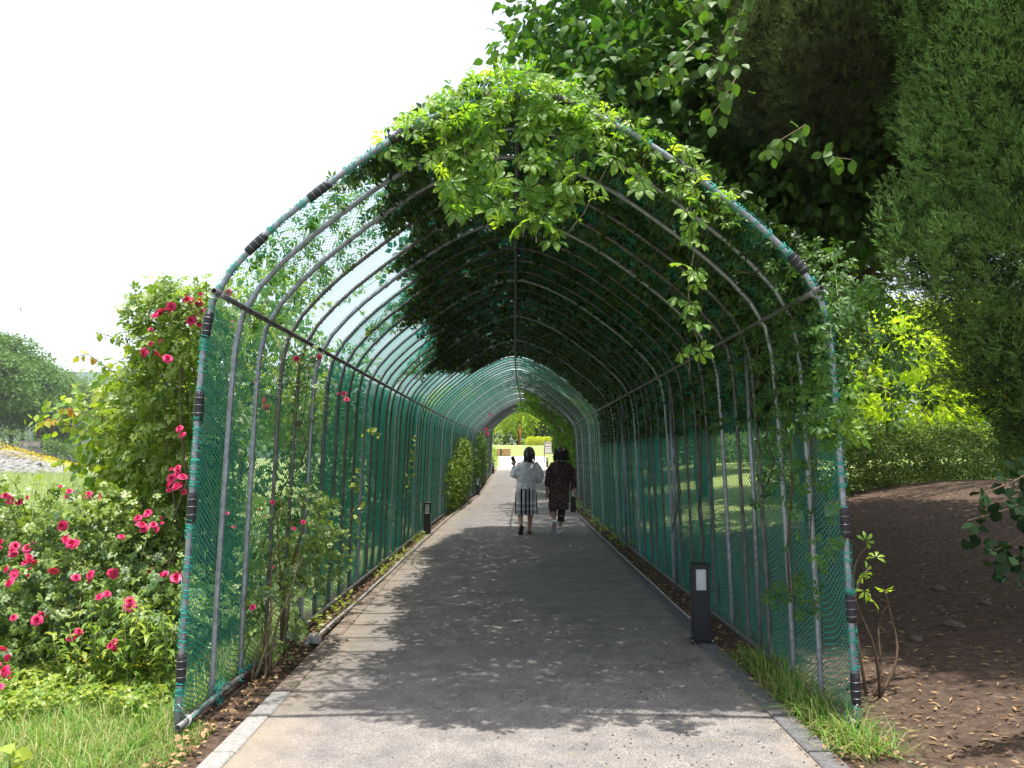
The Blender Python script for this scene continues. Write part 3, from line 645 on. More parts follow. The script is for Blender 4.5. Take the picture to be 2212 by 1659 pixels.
# ------------------------------------------------------------------ front vine (five leaflets) on the entrance hoop
def pmesh(seed, L):
    g = np.random.default_rng(seed); v, f = palm_t(5, 0, .29)
    v = v+g.normal(size=v.shape)*.012; V = v*L
    st = np.array([(-.02, 0, .0), (.02, 0, .0), (.015, -.75, .28), (-.015, -.75, .28)])*L
    V = np.concatenate([V, st]); F = [tuple(map(int, t)) for t in f]+[(len(v), len(v)+1, len(v)+2, len(v)+3)]
    return mesh('vine_leaf', V, F, M['vine'], False, rnd=[.12*g.uniform(0, 4) for _ in range(len(F))])
PM = [pmesh(i, .068) for i in range(5)]
def strand(pts, depth, r=.0022):
    return [px(X, Y, depth+dz) for X, Y, dz in pts]
def along(pts, step):
    pts = np.array(pts); L = np.r_[0, np.cumsum(np.linalg.norm(np.diff(pts, axis=0), axis=1))]; s = np.arange(0, L[-1], step)
    return np.stack([np.interp(s, L, pts[:, i]) for i in range(3)], -1)
PM3 = []
M['vine3'] = m_leaf('vine_leaf_shade', [(0, (.02, .06, .012)), (.5, (.04, .105, .018)), (1, (.075, .16, .025))], .3, .5, .3, 1.4)  # darker copy of the vine leaf, shade put into the colour
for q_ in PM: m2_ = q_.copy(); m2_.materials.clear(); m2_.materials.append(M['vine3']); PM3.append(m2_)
PM2 = []
for q_ in PM: m2_ = q_.copy(); m2_.materials.clear(); m2_.materials.append(M['vine2']); PM2.append(m2_)
def vine_leaves(parent, P, size, n_obj, spread, name='leaf', face=(-.1, -.8, .55), dark=False, up=0, meshes=None):
    """up to n_obj leaves as own parts"""
    for i in range(min(n_obj, len(P))):
        out = np.array([random.gauss(0, 1), -abs(random.gauss(.3, .6)), random.gauss(.1, .6)]); out /= np.linalg.norm(out)
        p = P[i]+out*spread*random.uniform(.4, 1); nn = np.array(face)+np.array([random.gauss(0, .45) for _ in range(3)])
        d = np.array([random.gauss(0, .6), -.35, -.75+up])+out*.7
        z = Vector(nn).normalized(); y = Vector(d); y = (y-z*y.dot(z)).normalized(); x = y.cross(z)
        o = link(name, random.choice(meshes or PM), parent); Mx = Matrix((x, y, z)).transposed().to_4x4()
        o.matrix_local = Matrix.Translation([float(v) for v in p])@Mx@Matrix.Scale(size*random.uniform(.75, 1.15), 4)
vine = tag(empty('climbing_vine'), 'bright five-leaflet vine draped over the crown of the entrance hoop and hanging down', 'vine')
stm = MB(); LP = []
hang = []
for X, yb in ((945, 380), (962, 420), (985, 445), (1000, 482), (1020, 470), (1045, 485), (1068, 492), (1078, 500), (1130, 512), (1142, 505), (1158, 525), (1178, 505), (1200, 522), (1218, 500), (1150, 470), (1160, 480), (1235, 440), (1050, 430), (1010, 440), (1040, 420), (975, 400)):
    j = random.uniform(-18, 18); top = 225+abs(X-1105)*.12; hang.append([(X+j, top, random.uniform(-.12, .1)), (X+j*.5+random.uniform(-8, 8), (top+yb)/2, random.uniform(-.15, .12)), (X, yb, random.uniform(-.2, 0))])
hang += [[(1335, 300, 0), (1318, 350, -.1), (1290, 400, -.15), (1262, 460, -.15), (1225, 505, -.15)], [(1275, 260, 0), (1280, 320, 0), (1265, 380, 0), (1190, 440, .05)], [(1395, 330, 0), (1385, 380, -.05), (1362, 410, -.1)]]
for hh in hang:
    p = strand(hh, Y0-.02); stm.tube(p, .0018, 5, cap=False); LP.append(along(p, .036))
# leaves lying on the crown of the hoop: thick over the apex, thinning to both sides
top = []
for _ in range(640):
    X = random.choice((random.uniform(800, 1590), random.uniform(860, 1300))); base = np.interp(X, [780, 850, 980, 1105, 1240, 1420, 1600], [330, 292, 225, 195, 225, 320, 455])
    hgt = np.interp(X, [800, 900, 1000, 1105, 1200, 1400, 1600], [28, 32, 46, 58, 48, 46, 36])
    below = np.interp(X, [800, 900, 1000, 1105, 1200, 1400, 1600], [60, 55, 45, 25, 22, 70, 60])
    if X < 940 and random.random() < .45: continue
    Y = base-hgt+random.random()**.9*(hgt+below); top.append(px(X, Y, Y0-.15+random.uniform(0, .45)))
top = np.array(top)
long_s = strand([(1478, 330, 0), (1495, 400, -.05), (1492, 450, -.1), (1504, 520, -.12), (1488, 600, -.15), (1486, 690, -.15), (1510, 740, -.15), (1488, 770, -.12), (1490, 800, -.12)], Y0)
stm.tube(long_s, .0026, 5, cap=False)
hp = np.concatenate(LP); RG.shuffle(hp)
vine_leaves(vine, hp, 1.22, 175, .05)
tr = top[top[:, 0] > .62]; tl = top[top[:, 0] <= .62]; vine_leaves(vine, tl, 1.1, 75, .03, up=.6, face=(-.1, -.6, .8)); vine_leaves(vine, tr, 1.0, 30, .03, up=.6, face=(-.1, -.6, .8), meshes=PM2); top = np.concatenate([tl[75:], tr[30:130]])
vine_leaves(vine, along(long_s, .052), .95, 25, .06)
stm.build('stem', M['stem'], vine)['kind'] = 'stuff'
rest = np.concatenate([hp[175:235]+RG.normal(size=(len(hp[175:235]), 3))*.03, top, top[:200]+RG.normal(size=(200, 3))*.05+np.array([0, .15, 0])])
n = len(rest); Dd = nrm(RG.normal(size=(n, 3))*.6+np.array([0, -.3, -.3])); Nn = nrm(RG.normal(size=(n, 3))*.5+np.array([0, -.4, .8]))
leafobj('foliage', scatter(P5, rest, Dd, Nn, RG.uniform(.038, .062, n), RG.uniform(.1, .9, n)), M['vine'], vine, kind='stuff')
# ------------------------------------------------------------------ vine roof: dark mass on the right half of the vault
def roof_vine(name, label, y0, y1, s_lo, s_hi, n, size, mat, seed=3, thick=.35, thresh=None, tpl=P5S, inside=0):
    g = RG; y = g.uniform(y0, y1, n); lo = s_lo(y)+fld(np.stack([y, 0*y, 0*y], -1), 2.2, seed)*.2+fld(np.stack([y, 0*y, 0*y], -1), 9, seed+1)*.2+g.uniform(-.25, .25, n)*g.uniform(0, 1, n)
    hi = s_hi(y); s = lo+(hi-lo)*g.uniform(0, 1, n)**.92
    x, z = ringpt(s); nx_, nz_ = ringn(s); off = .03+g.uniform(0, 1, n)**1.5*thick*np.clip((s-lo)/.9, .1, 1)-(g.uniform(0, 1, n) < inside)*.12
    P = np.stack([cax(y)+x+nx_*off, y, rise(y)+z+nz_*off], -1); keep = np.ones(n, bool)
    if thresh is not None: keep = fld(P*np.array([1, 1, 1]), 2.6, seed+5) > thresh
    P = P[keep]; k = len(P); Nn = nrm(np.stack([nx_[keep], 0*nx_[keep], nz_[keep]], -1)+g.normal(size=(k, 3))*.45); Dd = g.normal(size=(k, 3))+np.array([0, 0, -.3])
    root = tag(empty(name), label, 'vine'); leafobj('foliage', scatter(tpl, P, Dd, Nn, g.uniform(.7, 1.2, k)*size), mat, root, kind='stuff')
    m = MB()
    for _ in range(14):
        ya = random.uniform(y0, y1-1.5); pts = []; sa = random.uniform(float(s_lo(ya))+.8, float(s_hi(ya))+.1); ds = 0
        for i in range(9): ds = ds*.6+random.gauss(0, .05); sa += ds; X, Z = ringpt(sa); a, b = ringn(sa); pts.append((float(cax(ya))+float(X)+float(a)*.02, ya, float(rise(ya))+float(Z)+float(b)*.02)); ya += .3
        m.tube(pts, random.uniform(.004, .009), 5)
    m.build('stem', M['stem'], root)['kind'] = 'stuff'; return root
SR = s_of(x=-1.12)
lo1 = lambda y: SR+.32*(1-sm(y, 5.5, 8))+.55*sm(y, 13.2, 16.2)
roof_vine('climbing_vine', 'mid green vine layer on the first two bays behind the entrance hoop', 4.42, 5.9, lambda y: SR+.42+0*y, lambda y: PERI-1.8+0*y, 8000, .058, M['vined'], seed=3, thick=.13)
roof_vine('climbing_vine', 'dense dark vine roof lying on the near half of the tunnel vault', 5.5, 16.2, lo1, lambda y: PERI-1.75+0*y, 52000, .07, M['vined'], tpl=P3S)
roof_vine('climbing_vine', 'thin vine leaves scattered over the lit left slope of the near vault', 4.5, 12, lambda y: SR-.45+0*y, lambda y: SR+.35+0*y, 2900, .045, M['vine2'], seed=8, thick=.12, thresh=.1, tpl=P5)
roof_vine('climbing_vine', 'vine mass over the right shoulder of the tunnel beyond the two women', 24, 45.6, lambda y: s_of(x=.15)+.25*np.sin(y)+0*y, lambda y: PERI-1.1+0*y, 26000, .09, M['vine2'], seed=12, thick=.4, thresh=-.35, inside=.35)
# vine on the right wall near the entrance, in and outside the net
wv = tag(empty('climbing_vine'), 'green vine climbing the shaded right wall just inside the entrance', 'vine')
pts = []
def wallpt(X, Y, jx=.1):      # a point of the right wall seen at X, Y
    best = None
    for y in np.arange(4.2, 16, .12):
        p = px(X, Y, y)
        if p[0] >= 1.735+float(cax(y)): best = p; break
    return best
for (X0, X1, Ya, Yb, n_) in ((1630, 1760, 500, 760, 150), (1700, 1840, 640, 960, 170), (1640, 1760, 750, 1100, 90), (1560, 1700, 560, 700, 40), (1740, 1830, 1000, 1230, 22), (1660, 1790, 1230, 1330, 26), (1480, 1640, 600, 900, 60)):
    for _ in range(n_):
        p = wallpt(random.uniform(X0, X1), random.uniform(Ya, Yb))
        if p is not None: pts.append(p-np.array([random.uniform(.0, .14), 0, 0]))
pts = np.array(pts); RG.shuffle(pts); n = len(pts)
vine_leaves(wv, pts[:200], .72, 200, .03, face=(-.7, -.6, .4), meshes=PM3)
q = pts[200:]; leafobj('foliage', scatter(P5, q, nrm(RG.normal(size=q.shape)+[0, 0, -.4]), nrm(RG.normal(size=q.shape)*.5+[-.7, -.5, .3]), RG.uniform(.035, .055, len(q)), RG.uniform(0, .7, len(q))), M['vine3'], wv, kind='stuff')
m = MB()
for X, Y1_, Y2_ in ((1715, 560, 1280), (1760, 620, 1190), (1675, 640, 1050), (1640, 700, 900), (1525, 700, 1240), (1465, 800, 1150)):
    p = [wallpt(X+random.uniform(-12, 12), Y) for Y in np.linspace(Y1_, Y2_, 9)]; p = [a-np.array([.03, 0, 0]) for a in p if a is not None]; m.tube(p, random.uniform(.004, .009), 5)
m.build('stem', M['bark'], wv)['kind'] = 'stuff'
ov = tag(empty('climbing_vine'), 'lit light green vine clump hanging over the outer edge of the front right post', 'vine')
P = np.array([px(random.gauss(1815, 32), random.uniform(620, 960), random.uniform(4.2, 4.7)) for _ in range(130)]+[px(random.uniform(1660, 1850), random.uniform(520, 660)+.0, random.uniform(4.3, 4.9)) for _ in range(140)])
lowz = np.array([a[2] < 1.9 for a in P]); vine_leaves(ov, P[lowz][:75], .85, 75, .03, face=(-.2, -.8, .5)); vine_leaves(ov, P[~lowz][:90], .72, 90, .03, face=(-.2, -.8, .5), meshes=PM3); q = P[~lowz][90:]  # upper leaves take the darker copy, their shade painted in
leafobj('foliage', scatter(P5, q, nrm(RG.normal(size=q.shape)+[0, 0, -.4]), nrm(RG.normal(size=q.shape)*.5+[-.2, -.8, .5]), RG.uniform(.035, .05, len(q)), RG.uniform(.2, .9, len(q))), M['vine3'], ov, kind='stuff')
m = MB().tube([px(1800, 560, 4.5), px(1825, 760, 4.4), px(1815, 900, 4.4), px(1822, 960, 4.4)], .003, 5)
m.build('stem', M['gstem'], ov)
# trailing shoots with big leaves, their backlit darkness put into the colour, at the right of the post
sh = tag(empty('vine_shoot'), 'dark backlit vine shoots reaching right from the front post against the bright maples', 'vine')
m = MB(); P = []
for s in ([(1830, 720, 0), (1880, 740, .1), (1930, 790, .2), (1990, 770, .2), (2020, 770, .2)], [(1835, 835, 0), (1900, 838, .1), (1950, 845, .1), (2010, 860, .2)], [(1860, 600, 0), (1900, 680, .1), (1935, 760, .1), (1960, 800, .1)], [(1924, 790, 0), (1926, 860, 0), (1928, 930, 0)], [(1850, 620, 0), (1862, 700, 0), (1870, 800, 0)]):
    p = strand(s, 4.9); m.tube(p, .0025, 5, cap=False); P.append(along(p, .06))
m.build('stem', M['stem'], sh)['kind'] = 'stuff'; vine_leaves(sh, np.concatenate(P), .95, 60, .05, face=(0, -1, .2), meshes=PM3)
# wall-foot sprig with bright leaves at the right wall
# ------------------------------------------------------------------ left side: roses and shrubs outside the net
def plant_blobs(name, label, cat, blobs, n, k, L, tpl, size, mat, droop=.4, stems=8, foot=None, stemmat='stem', seed=1, gap=-9, inner=.5, flat=.6, group=None, rndhi=1):
    root = tag(empty(name), label, cat, group); P, O = blobpts(blobs, n, inner, seed=seed, gap=gap)
    a, d, nn = sprays(P, O+np.array([0, 0, .25]), k, L, droop, flat)
    hgt = RG.uniform(0, rndhi, len(P)); r = np.tile(hgt, k)*.6+RG.uniform(0, .4, len(a))
    leafobj('foliage', scatter(tpl, a, d, nn, RG.uniform(.7, 1.15, len(a))*size, r), mat, root, kind='stuff')
    if stems:
        foot = foot or [(blobs[0][0], blobs[0][1], 0)]; m = MB()
        for i in range(stems):
            b = random.choice(blobs); f = min(foot, key=lambda q: math.hypot(q[0]-b[0], q[1]-b[1])+random.random()*.5)
            if math.hypot(f[0]-b[0], f[1]-b[1]) > 3: continue
            dd = rdir(1)[0]; dd[2] = abs(dd[2])
            limbs((f[0]+random.gauss(0, .06), f[1]+random.gauss(0, .06), f[2]-.03), [np.array(b[:3])+dd*np.array(b[3:6])*.85], .011, .003, m=m, wob=.25)
        m.build('stem', M[stemmat], root)['kind'] = 'stuff'
    return root, P, O
RB = [(-3.15, 5.75, .62, .95, .55, .55), (-2.55, 6.1, .68, .55, .6, .52), (-4.2, 5.9, .7, .8, .7, .55), (-2.35, 5.35, .5, .28, .35, .4), (-3.6, 5.2, .45, .6, .4, .35)]
rb, P, O = plant_blobs('rose_bush', 'low wide rose bush full of pink-red roses on the grass left of the front post', 'rose bush', RB, 4300, 3, .14, RS, .085, M['rosel'], .2, 22, [(-3.1, 5.9, 0), (-2.5, 6, 0), (-3.9, 6, 0)], seed=2, gap=-.45)
m = MB(); P_ = []
for i in range(34):
    X = random.uniform(-20, 400); b_ = np.array([-3.6+X/400*1.2, 5.7+random.uniform(-.3, .4), .7]); e_ = px(X, random.uniform(1035, 1130), random.uniform(5.2, 6.1)); mid = (b_+e_)/2+np.array([0, 0, .22]); q_ = np.linspace(0, 1, 8)[:, None]; c_ = (1-q_)**2*b_+2*q_*(1-q_)*mid+q_**2*e_; m.tube(c_, np.linspace(.005, .002, 8), 5); P_.append(along(c_, .045)[3:])
m.build('cane', M['gstem'], rb)['kind'] = 'stuff'; P_ = np.concatenate(P_); k = len(P_)
leafobj('cane_leaves', scatter(RS, P_, RG.normal(size=P_.shape)+[0, -.2, .2], nrm(RG.normal(size=P_.shape)*.4+[0, -.4, .9]), RG.uniform(.06, .10, k), RG.uniform(.3, 1, k)), M['rosel2'], rb, kind='stuff')
sel = [(px(X, Y, y), (-.1, -.75, .5)) for X, Y, y in ((20, 1080, 5.5), (60, 1075, 5.4), (150, 1062, 5.6), (185, 1072, 5.5), (215, 1080, 5.5), (130, 1140, 5.3), (32, 1180, 5.3), (60, 1185, 5.3), (75, 1215, 5.1), (115, 1235, 5.0), (190, 1242, 4.95), (195, 1255, 4.95), (248, 1240, 5.1), (262, 1160, 5.3), (300, 1120, 5.5), (280, 1300, 4.95), (280, 1310, 4.95), (215, 1290, 5), (350, 1243, 5.1), (380, 1250, 5.0), (30, 1240, 5.1), (30, 1335, 4.9), (15, 1420, 4.8), (20, 1455, 4.75), (240, 1395, 4.8), (250, 1402, 4.8), (170, 1365, 4.9), (305, 1135, 5.4), (340, 1145, 5.4), (320, 1108, 5.5), (350, 1130, 5.4), (0, 1170, 5.2), (155, 1175, 5.2), (365, 1060, 5.7), (80, 1340, 5.0), (20, 1465, 4.7))]
roses(rb, sel, .035, (1, 3))
ex = [i for i in RG.integers(0, len(P), 60) if O[i][2] > -.2 and (O[i][1] < .1 or O[i][0] < -.4)][:16]; roses(rb, [(P[i]+O[i]*.06, O[i]) for i in ex], .034, (1, 2))
# climbing rose above
CR = [(-2.58, 6.2, 2.2, .30, .45, .5), (-2.7, 6.4, 1.7, .42, .6, .45), (-2.45, 5.95, 2.5, .2, .3, .26), (-2.75, 6.2, 2.5, .2, .3, .22)]
cr, P, O = plant_blobs('rose_bush', 'tall climbing rose with pink blooms rising to the eave beside the front post', 'rose bush', CR, 900, 3, .13, RS, .10, M['rosel2'], .3, 14, [(-2.3, 6.3, 0)], seed=4)
roses(cr, [(px(X, Y, y), (-.2, -.8, .4)) for X, Y, y in ((402, 640, 5.7), (358, 668, 5.6), (345, 675, 5.6), (370, 662, 5.6), (430, 655, 5.7), (438, 672, 5.8), (326, 712, 5.6), (325, 742, 5.6), (317, 762, 5.5), (362, 775, 5.5), (395, 940, 5.5), (383, 1017, 5.4), (367, 1048, 5.4), (392, 1050, 5.4), (425, 690, 5.8), (385, 1010, 5.4))], .038, (1, 3))
# shrub with large drooping leaves
SB = [(-3.05, 6.7, 1.62, .52, .5, .45), (-2.95, 6.6, 2.0, .42, .45, .3), (-3.1, 6.6, 1.15, .5, .45, .4), (-3.5, 6.6, 1.75, .3, .3, .2), (-2.8, 6.7, 1.3, .45, .6, .5), (-2.75, 6.7, .9, .5, .6, .4)]
sb, P, O = plant_blobs('broadleaf_shrub', 'tall green shrub with drooping oval leaves between the rose bush and the net wall', 'shrub', SB, 900, 5, .24, LO, .08, M['shrub'], .95, 10, [(-2.7, 6.8, 0)], seed=5, inner=.4, flat=.3)
m = MB(); RP = []
for s in ([(300, 860, 0), (240, 800, -.1), (190, 765, -.1), (165, 770, -.15)], [(310, 900, 0), (220, 905, -.1), (130, 880, -.1)], [(300, 950, 0), (200, 935, -.1), (120, 905, -.15), (78, 912, -.2)], [(330, 780, 0), (250, 730, 0), (200, 715, 0)]):
    p = strand(s, 6.3); m.tube(p, np.linspace(.006, .002, len(p)), 5, cap=False); RP.append(along(p, .035))
m.build('branch', M['stem'], sb)['kind'] = 'stuff'
for j, q in enumerate(RP):
    k = len(q); d = RG.normal(size=(k, 3))*.45+np.array([-.2, 0, -.95]); nn = nrm(RG.normal(size=(k, 3))*.4+np.array([0, -.7, .5])); tip = np.arange(k) > k*.72
    red = tip if j in (0, 1, 2) else np.zeros(k, bool)
    leafobj('leaf', scatter(LO, q[~red], d[~red], nn[~red], RG.uniform(.06, .085, (~red).sum())), M['shrub'], sb, kind='stuff')
    if red.any(): leafobj('young_leaf', scatter(LO, q[red], d[red], nn[red], RG.uniform(.05, .075, red.sum())), M['red'], sb, kind='stuff')
# shrubs further along the outside of the left wall
WB = [(-2.6, 8.3, 1.2, .6, 1.1, 1.25), (-2.7, 10.6, 1.35, .7, 1.3, 1.4), (-2.7, 13.4, 1.25, .7, 1.6, 1.3), (-2.8, 17, 1.2, .8, 2.4, 1.25), (-2.6, 22, 1.2, .7, 3, 1.25), (-2.4, 28, 1.2, .7, 3.6, 1.25), (-2.2, 35, 1.3, .7, 3.6, 1.25)]
plant_blobs('climbing_hedge', 'leafy hedge of roses and shrubs behind the net along the left wall', 'hedge', WB, 10500, 3, .2, LM, .08, M['wallh'], .5, 20, [(-2.6, 8.3, 0), (-2.7, 10.6, 0), (-2.7, 13.4, 0), (-2.8, 17, 0)], seed=6, gap=-.8)
hd = [o for o in COL.objects if o.name == 'climbing_hedge'][0]
roses(hd, [(px(X, Y, y), (.8, -.5, .3)) for X, Y, y in ((490, 632, 7.6), (515, 790, 6.9), (550, 830, 7.2), (497, 855, 6.8), (460, 890, 6.7), (470, 945, 6.6), (455, 1010, 6.5), (430, 1040, 6.3), (575, 880, 7.6), (640, 920, 8.2), (800, 840, 11), (840, 865, 13), (800, 930, 12), (735, 852, 9.6), (500, 700, 7)) ], .045, (2, 3))
def tree(name, label, x, y, h, cr, mat, leaf=.22, n=1600, k=2, group=None, trunk_r=.12, lean=(0, 0), cz=None, squash=.7, bark='bark', nb=7, seed=1, tpl=LS, base=None, gap=-.9, L=None, cat='tree', forks=1, crowns=None):
    z0 = float(H(x-cax(y), y)) if base is None else base
    root = tag(empty(name, (x, y, z0)), label, cat, group); top = np.array([lean[0], lean[1], h])
    m = MB(); cz = cz if cz is not None else h*.62
    for f in range(forks):
        a = 2*PI*f/forks; off = np.array([math.cos(a), math.sin(a), 0])*(.10*(forks > 1)); tp = top*np.array([1, 1, .8])+off*h*.25*(forks > 1)*3
        ps = [off*trunk_r*2+(tp-off*trunk_r*2)*q+RG.normal(size=3)*h*.012*(0 < q < 1) for q in np.linspace(0, 1, 7)]; ps[0] = ps[0]-np.array([0, 0, .1])
        m.tube(ps, np.linspace(trunk_r/(1+.35*(forks > 1)), trunk_r*.2, 7), 8)
    bl = []
    if crowns: bl = crowns
    else:
        g = np.random.default_rng(seed)
        for i in range(nb):
            a = g.uniform(0, 6.28); rr = g.uniform(.1, .62)*cr; zz = cz+g.uniform(-.32, .36)*h*.6
            s = g.uniform(.38, .62)*cr; bl.append((lean[0]*zz/h+rr*math.cos(a), lean[1]*zz/h+rr*math.sin(a), zz, s, s, s*squash))
    limbs(top*.42, [np.array(b[:3]) for b in bl], trunk_r*.45, .015, m=m, wob=.3)
    m.build('trunk', M[bark], root)
    P, O = blobpts(bl, n, .35, .22, 1.6/max(cr, 1), seed, gap, 5/max(cr, 1)); a, d, nn = sprays(P, O+np.array([0, 0, .1]), k, L or leaf*2.2, .35, .5)
    r = np.tile(RG.uniform(0, .6, len(P)), k)+RG.uniform(0, .4, len(a))
    leafobj('crown', scatter(tpl, a, d, nn, RG.uniform(.7, 1.2, len(a))*leaf, r), mat, root); return root
tree('small_tree', 'slender young tree seen through the net above the left eave', -2.95, 8.7, 4.1, .9, M['shrub'], .085, 1500, 3, trunk_r=.045, seed=21, gap=-.3, tpl=LM, nb=6)
tree('small_tree', 'bushy young tree outside the left wall further down the tunnel', -3.2, 12.5, 4.4, 1.1, M['shrub'], .10, 1700, 3, trunk_r=.05, seed=22, gap=-.3, tpl=LM, nb=6)
# rose and creepers inside, against the left wall
IR = [(-1.55, 5.75, .95, .22, .42, .30), (-1.55, 5.35, .72, .2, .3, .24), (-1.52, 6.35, .62, .16, .4, .2), (-1.58, 5.4, .35, .12, .25, .2)]
ir, P, O = plant_blobs('rose_bush', 'sparse rose growing inside the tunnel through the left net with small red blooms', 'rose bush', IR, 330, 3, .10, RS, .075, M['rosel'], .3, 12, [(-1.7, 5.3, 0), (-1.7, 5.9, 0)], seed=7, gap=-.1)
roses(ir, [(px(X, Y, 5.2), (.3, -.8, .4)) for X, Y in ((505, 1140), (560, 1100), (575, 1115), (635, 1142), (590, 1225), (546, 1312), (655, 1128), (588, 1085), (490, 1110))], .022, (1, 1))
ic = tag(empty('rose_bush'), 'climbing rose stem inside the left wall with red buds near the eave', 'rose bush')
m = MB(); P = []
for s in ([(650, 1010, 0), (662, 960, 0), (640, 900, 0), (648, 830, 0), (640, 750, 0)], [(600, 740, 0), (612, 790, 0), (640, 860, .1)], [(700, 760, 0), (668, 800, 0), (655, 900, 0)], [(500, 1480, -.7), (560, 1330, -.4), (600, 1200, -.1), (640, 1100, 0)]):
    p = strand(s, 6.0); m.tube(p, np.linspace(.007, .003, len(p)), 6); P.append(along(p, .035))
m.build('stem', M['stem'], ic)['kind'] = 'stuff'; P = np.concatenate(P[:3]); k = len(P)
leafobj('foliage', scatter(RS, P+RG.normal(size=P.shape)*.05, RG.normal(size=P.shape)+[0, -.2, -.3], nrm(RG.normal(size=P.shape)*.5+[0, -.6, .6]), RG.uniform(.06, .09, k)), M['rosel'], ic, kind='stuff')
roses(ic, [(px(X, Y, 5.9), (.3, -.8, .3)) for X, Y in ((737, 855), (745, 850), (730, 850), (690, 770), (672, 772), (640, 775))], .024, (1, 2))
# loose leafy sprigs poking through the left net
sp_ = tag(empty('ivy_sprig'), 'loose ivy tendrils with pale green leaves hanging inside the left net', 'ivy'); m = MB(); P = []
for s, y in (([(785, 670, 0), (790, 700, 0), (800, 730, 0)], 7.6), ([(790, 930, 0), (810, 935, 0), (825, 938, 0)], 7.4), ([(770, 1020, 0), (775, 1080, 0), (760, 1130, 0), (740, 1230, 0)], 7.3), ([(895, 940, 0), (893, 990, 0), (885, 1040, 0), (878, 1075, 0)], 12.6), ([(690, 1060, 0), (705, 1110, 0), (700, 1180, 0)], 6.6), ([(880, 560, 0), (760, 640, 0), (700, 660, 0)], 6.8)):
    p = strand(s, y); p = [np.array([max(a[0], -1.70), a[1], a[2]]) for a in p]; m.tube(p, .0025, 5, cap=False); P.append(along(p, .05))
m.build('stem', M['gstem'], sp_)['kind'] = 'stuff'; P = np.concatenate(P); k = len(P)
leafobj('foliage', scatter(LO, np.repeat(P, 2, 0)+RG.normal(size=(2*k, 3))*.03, RG.normal(size=(2*k, 3))+[0, -.2, -.6], nrm(RG.normal(size=(2*k, 3))*.4+[.2, -.7, .5]), RG.uniform(.035, .065, 2*k), RG.uniform(.4, 1, 2*k)), M['shrub'], sp_, kind='stuff')
# evergreen shrubs growing inside the left wall, far down
plant_blobs('inner_shrub', 'ferny yellow-green shrub standing inside the left wall behind the first left bollard', 'shrub', [(-1.68, 20.8, .7, .12, 1.2, .8), (-1.62, 22.5, 1.0, .16, 1.5, .95), (-1.56, 24.6, 1.15, .18, 1.4, 1.0)], 2400, 4, .15, LS, .09, M['hedged'], .4, 8, [(-1.6, 21, 0), (-1.5, 24, 0)], seed=9)
plant_blobs('inner_shrub', 'rambling shrub inside the left wall near the tunnel exit with a few roses above', 'shrub', [(-1.5, 31, 1.1, .12, 2.0, 1.0), (-1.4, 35, 1.3, .14, 2.0, 1.0), (-1.45, 33, 2.1, .18, 3, .5)], 1600, 4, .15, LS, .10, M['wallh'], .4, 8, [(-1.3, 33, .2), (-1.2, 37, .3)], seed=10)
rr_ = [o for o in COL.objects if o.name.startswith('inner_shrub')][-1]
roses(rr_, [(px(1050, 928, 30), (0, -1, .2)), (px(1052, 937, 30), (0, -1, .2)), (px(1058, 895, 28), (0, -1, .2))], .08, (1, 1))
plant_blobs('roadside_shrub', 'small green shrub beside the bright paving just past the exit', 'shrub', [(-1.75, 50, 1.5, .6, 1.3, .75), (-1.9, 53, 1.5, .6, 1.5, .7)], 800, 3, .3, LS, .13, M['shrub'], .4, 4, [(-1.8, 51, .7)], seed=13)
# ------------------------------------------------------------------ right side: trees
dg = tree('broadleaf_tree', 'broad-leaved tree whose dark drooping leaves overhang the tunnel crown', 4.3, 11.2, 7.5, 3, M['dog'], .135, 13500, 5, trunk_r=.16, seed=31, gap=-.85, tpl=LM, L=.42,
     crowns=[(-2.5, -2.4, 4.6, 1.6, 2.2, 1.0), (-1.2, -3.2, 4.2, 1.4, 1.7, .85), (-.3, -2.2, 4.55, 1.5, 2.2, .85), (.9, -2.0, 5.0, 1.3, 1.8, .9), (-3.1, -2.8, 5.6, 1.2, 1.6, 1.1), (-1.5, -1.5, 6.2, 2.2, 2.6, 1.3), (.3, 1.5, 5.6, 2.2, 2.2, 1.3), (-3.2, -3.6, 4.55, .7, 1.0, .5), (-2.6, .5, 5.4, 1.6, 2.4, 1.2), (1.8, -.5, 5.4, 1.5, 1.8, 1.2)])
nb_ = tag(empty('overhanging_branch'), 'light green drooping twig hanging in above the right half of the hoop', 'branch'); m = MB(); P = []
for s in ([(1560, -60, 0), (1530, 0, 0), (1500, 30, 0)], [(1640, -60, 0), (1590, 60, 0), (1560, 130, 0), (1530, 170, 0)], [(1600, 150, .3), (1560, 220, .3), (1530, 260, .3)], [(1500, 90, .4), (1440, 150, .4), (1380, 180, .4)], [(1780, 330, .4), (1800, 340, .4), (1840, 345, .4)], [(1740, 270, .6), (1690, 300, .6), (1650, 340, .6)]):
    p = strand(s, 4.6); m.tube(p, .004, 5); P.append(along(p, .022))
m.build('twig', M['stem'], nb_)['kind'] = 'stuff'; P = np.concatenate(P); k = len(P)
leafobj('leaf', scatter(LO, P+RG.normal(size=P.shape)*.035, RG.normal(size=P.shape)*.5+[-.2, 0, -1], nrm(RG.normal(size=P.shape)*.4+[-.2, -.8, .3]), RG.uniform(.07, .10, k), RG.uniform(.6, 1, k)), M['dog'], nb_, kind='stuff')
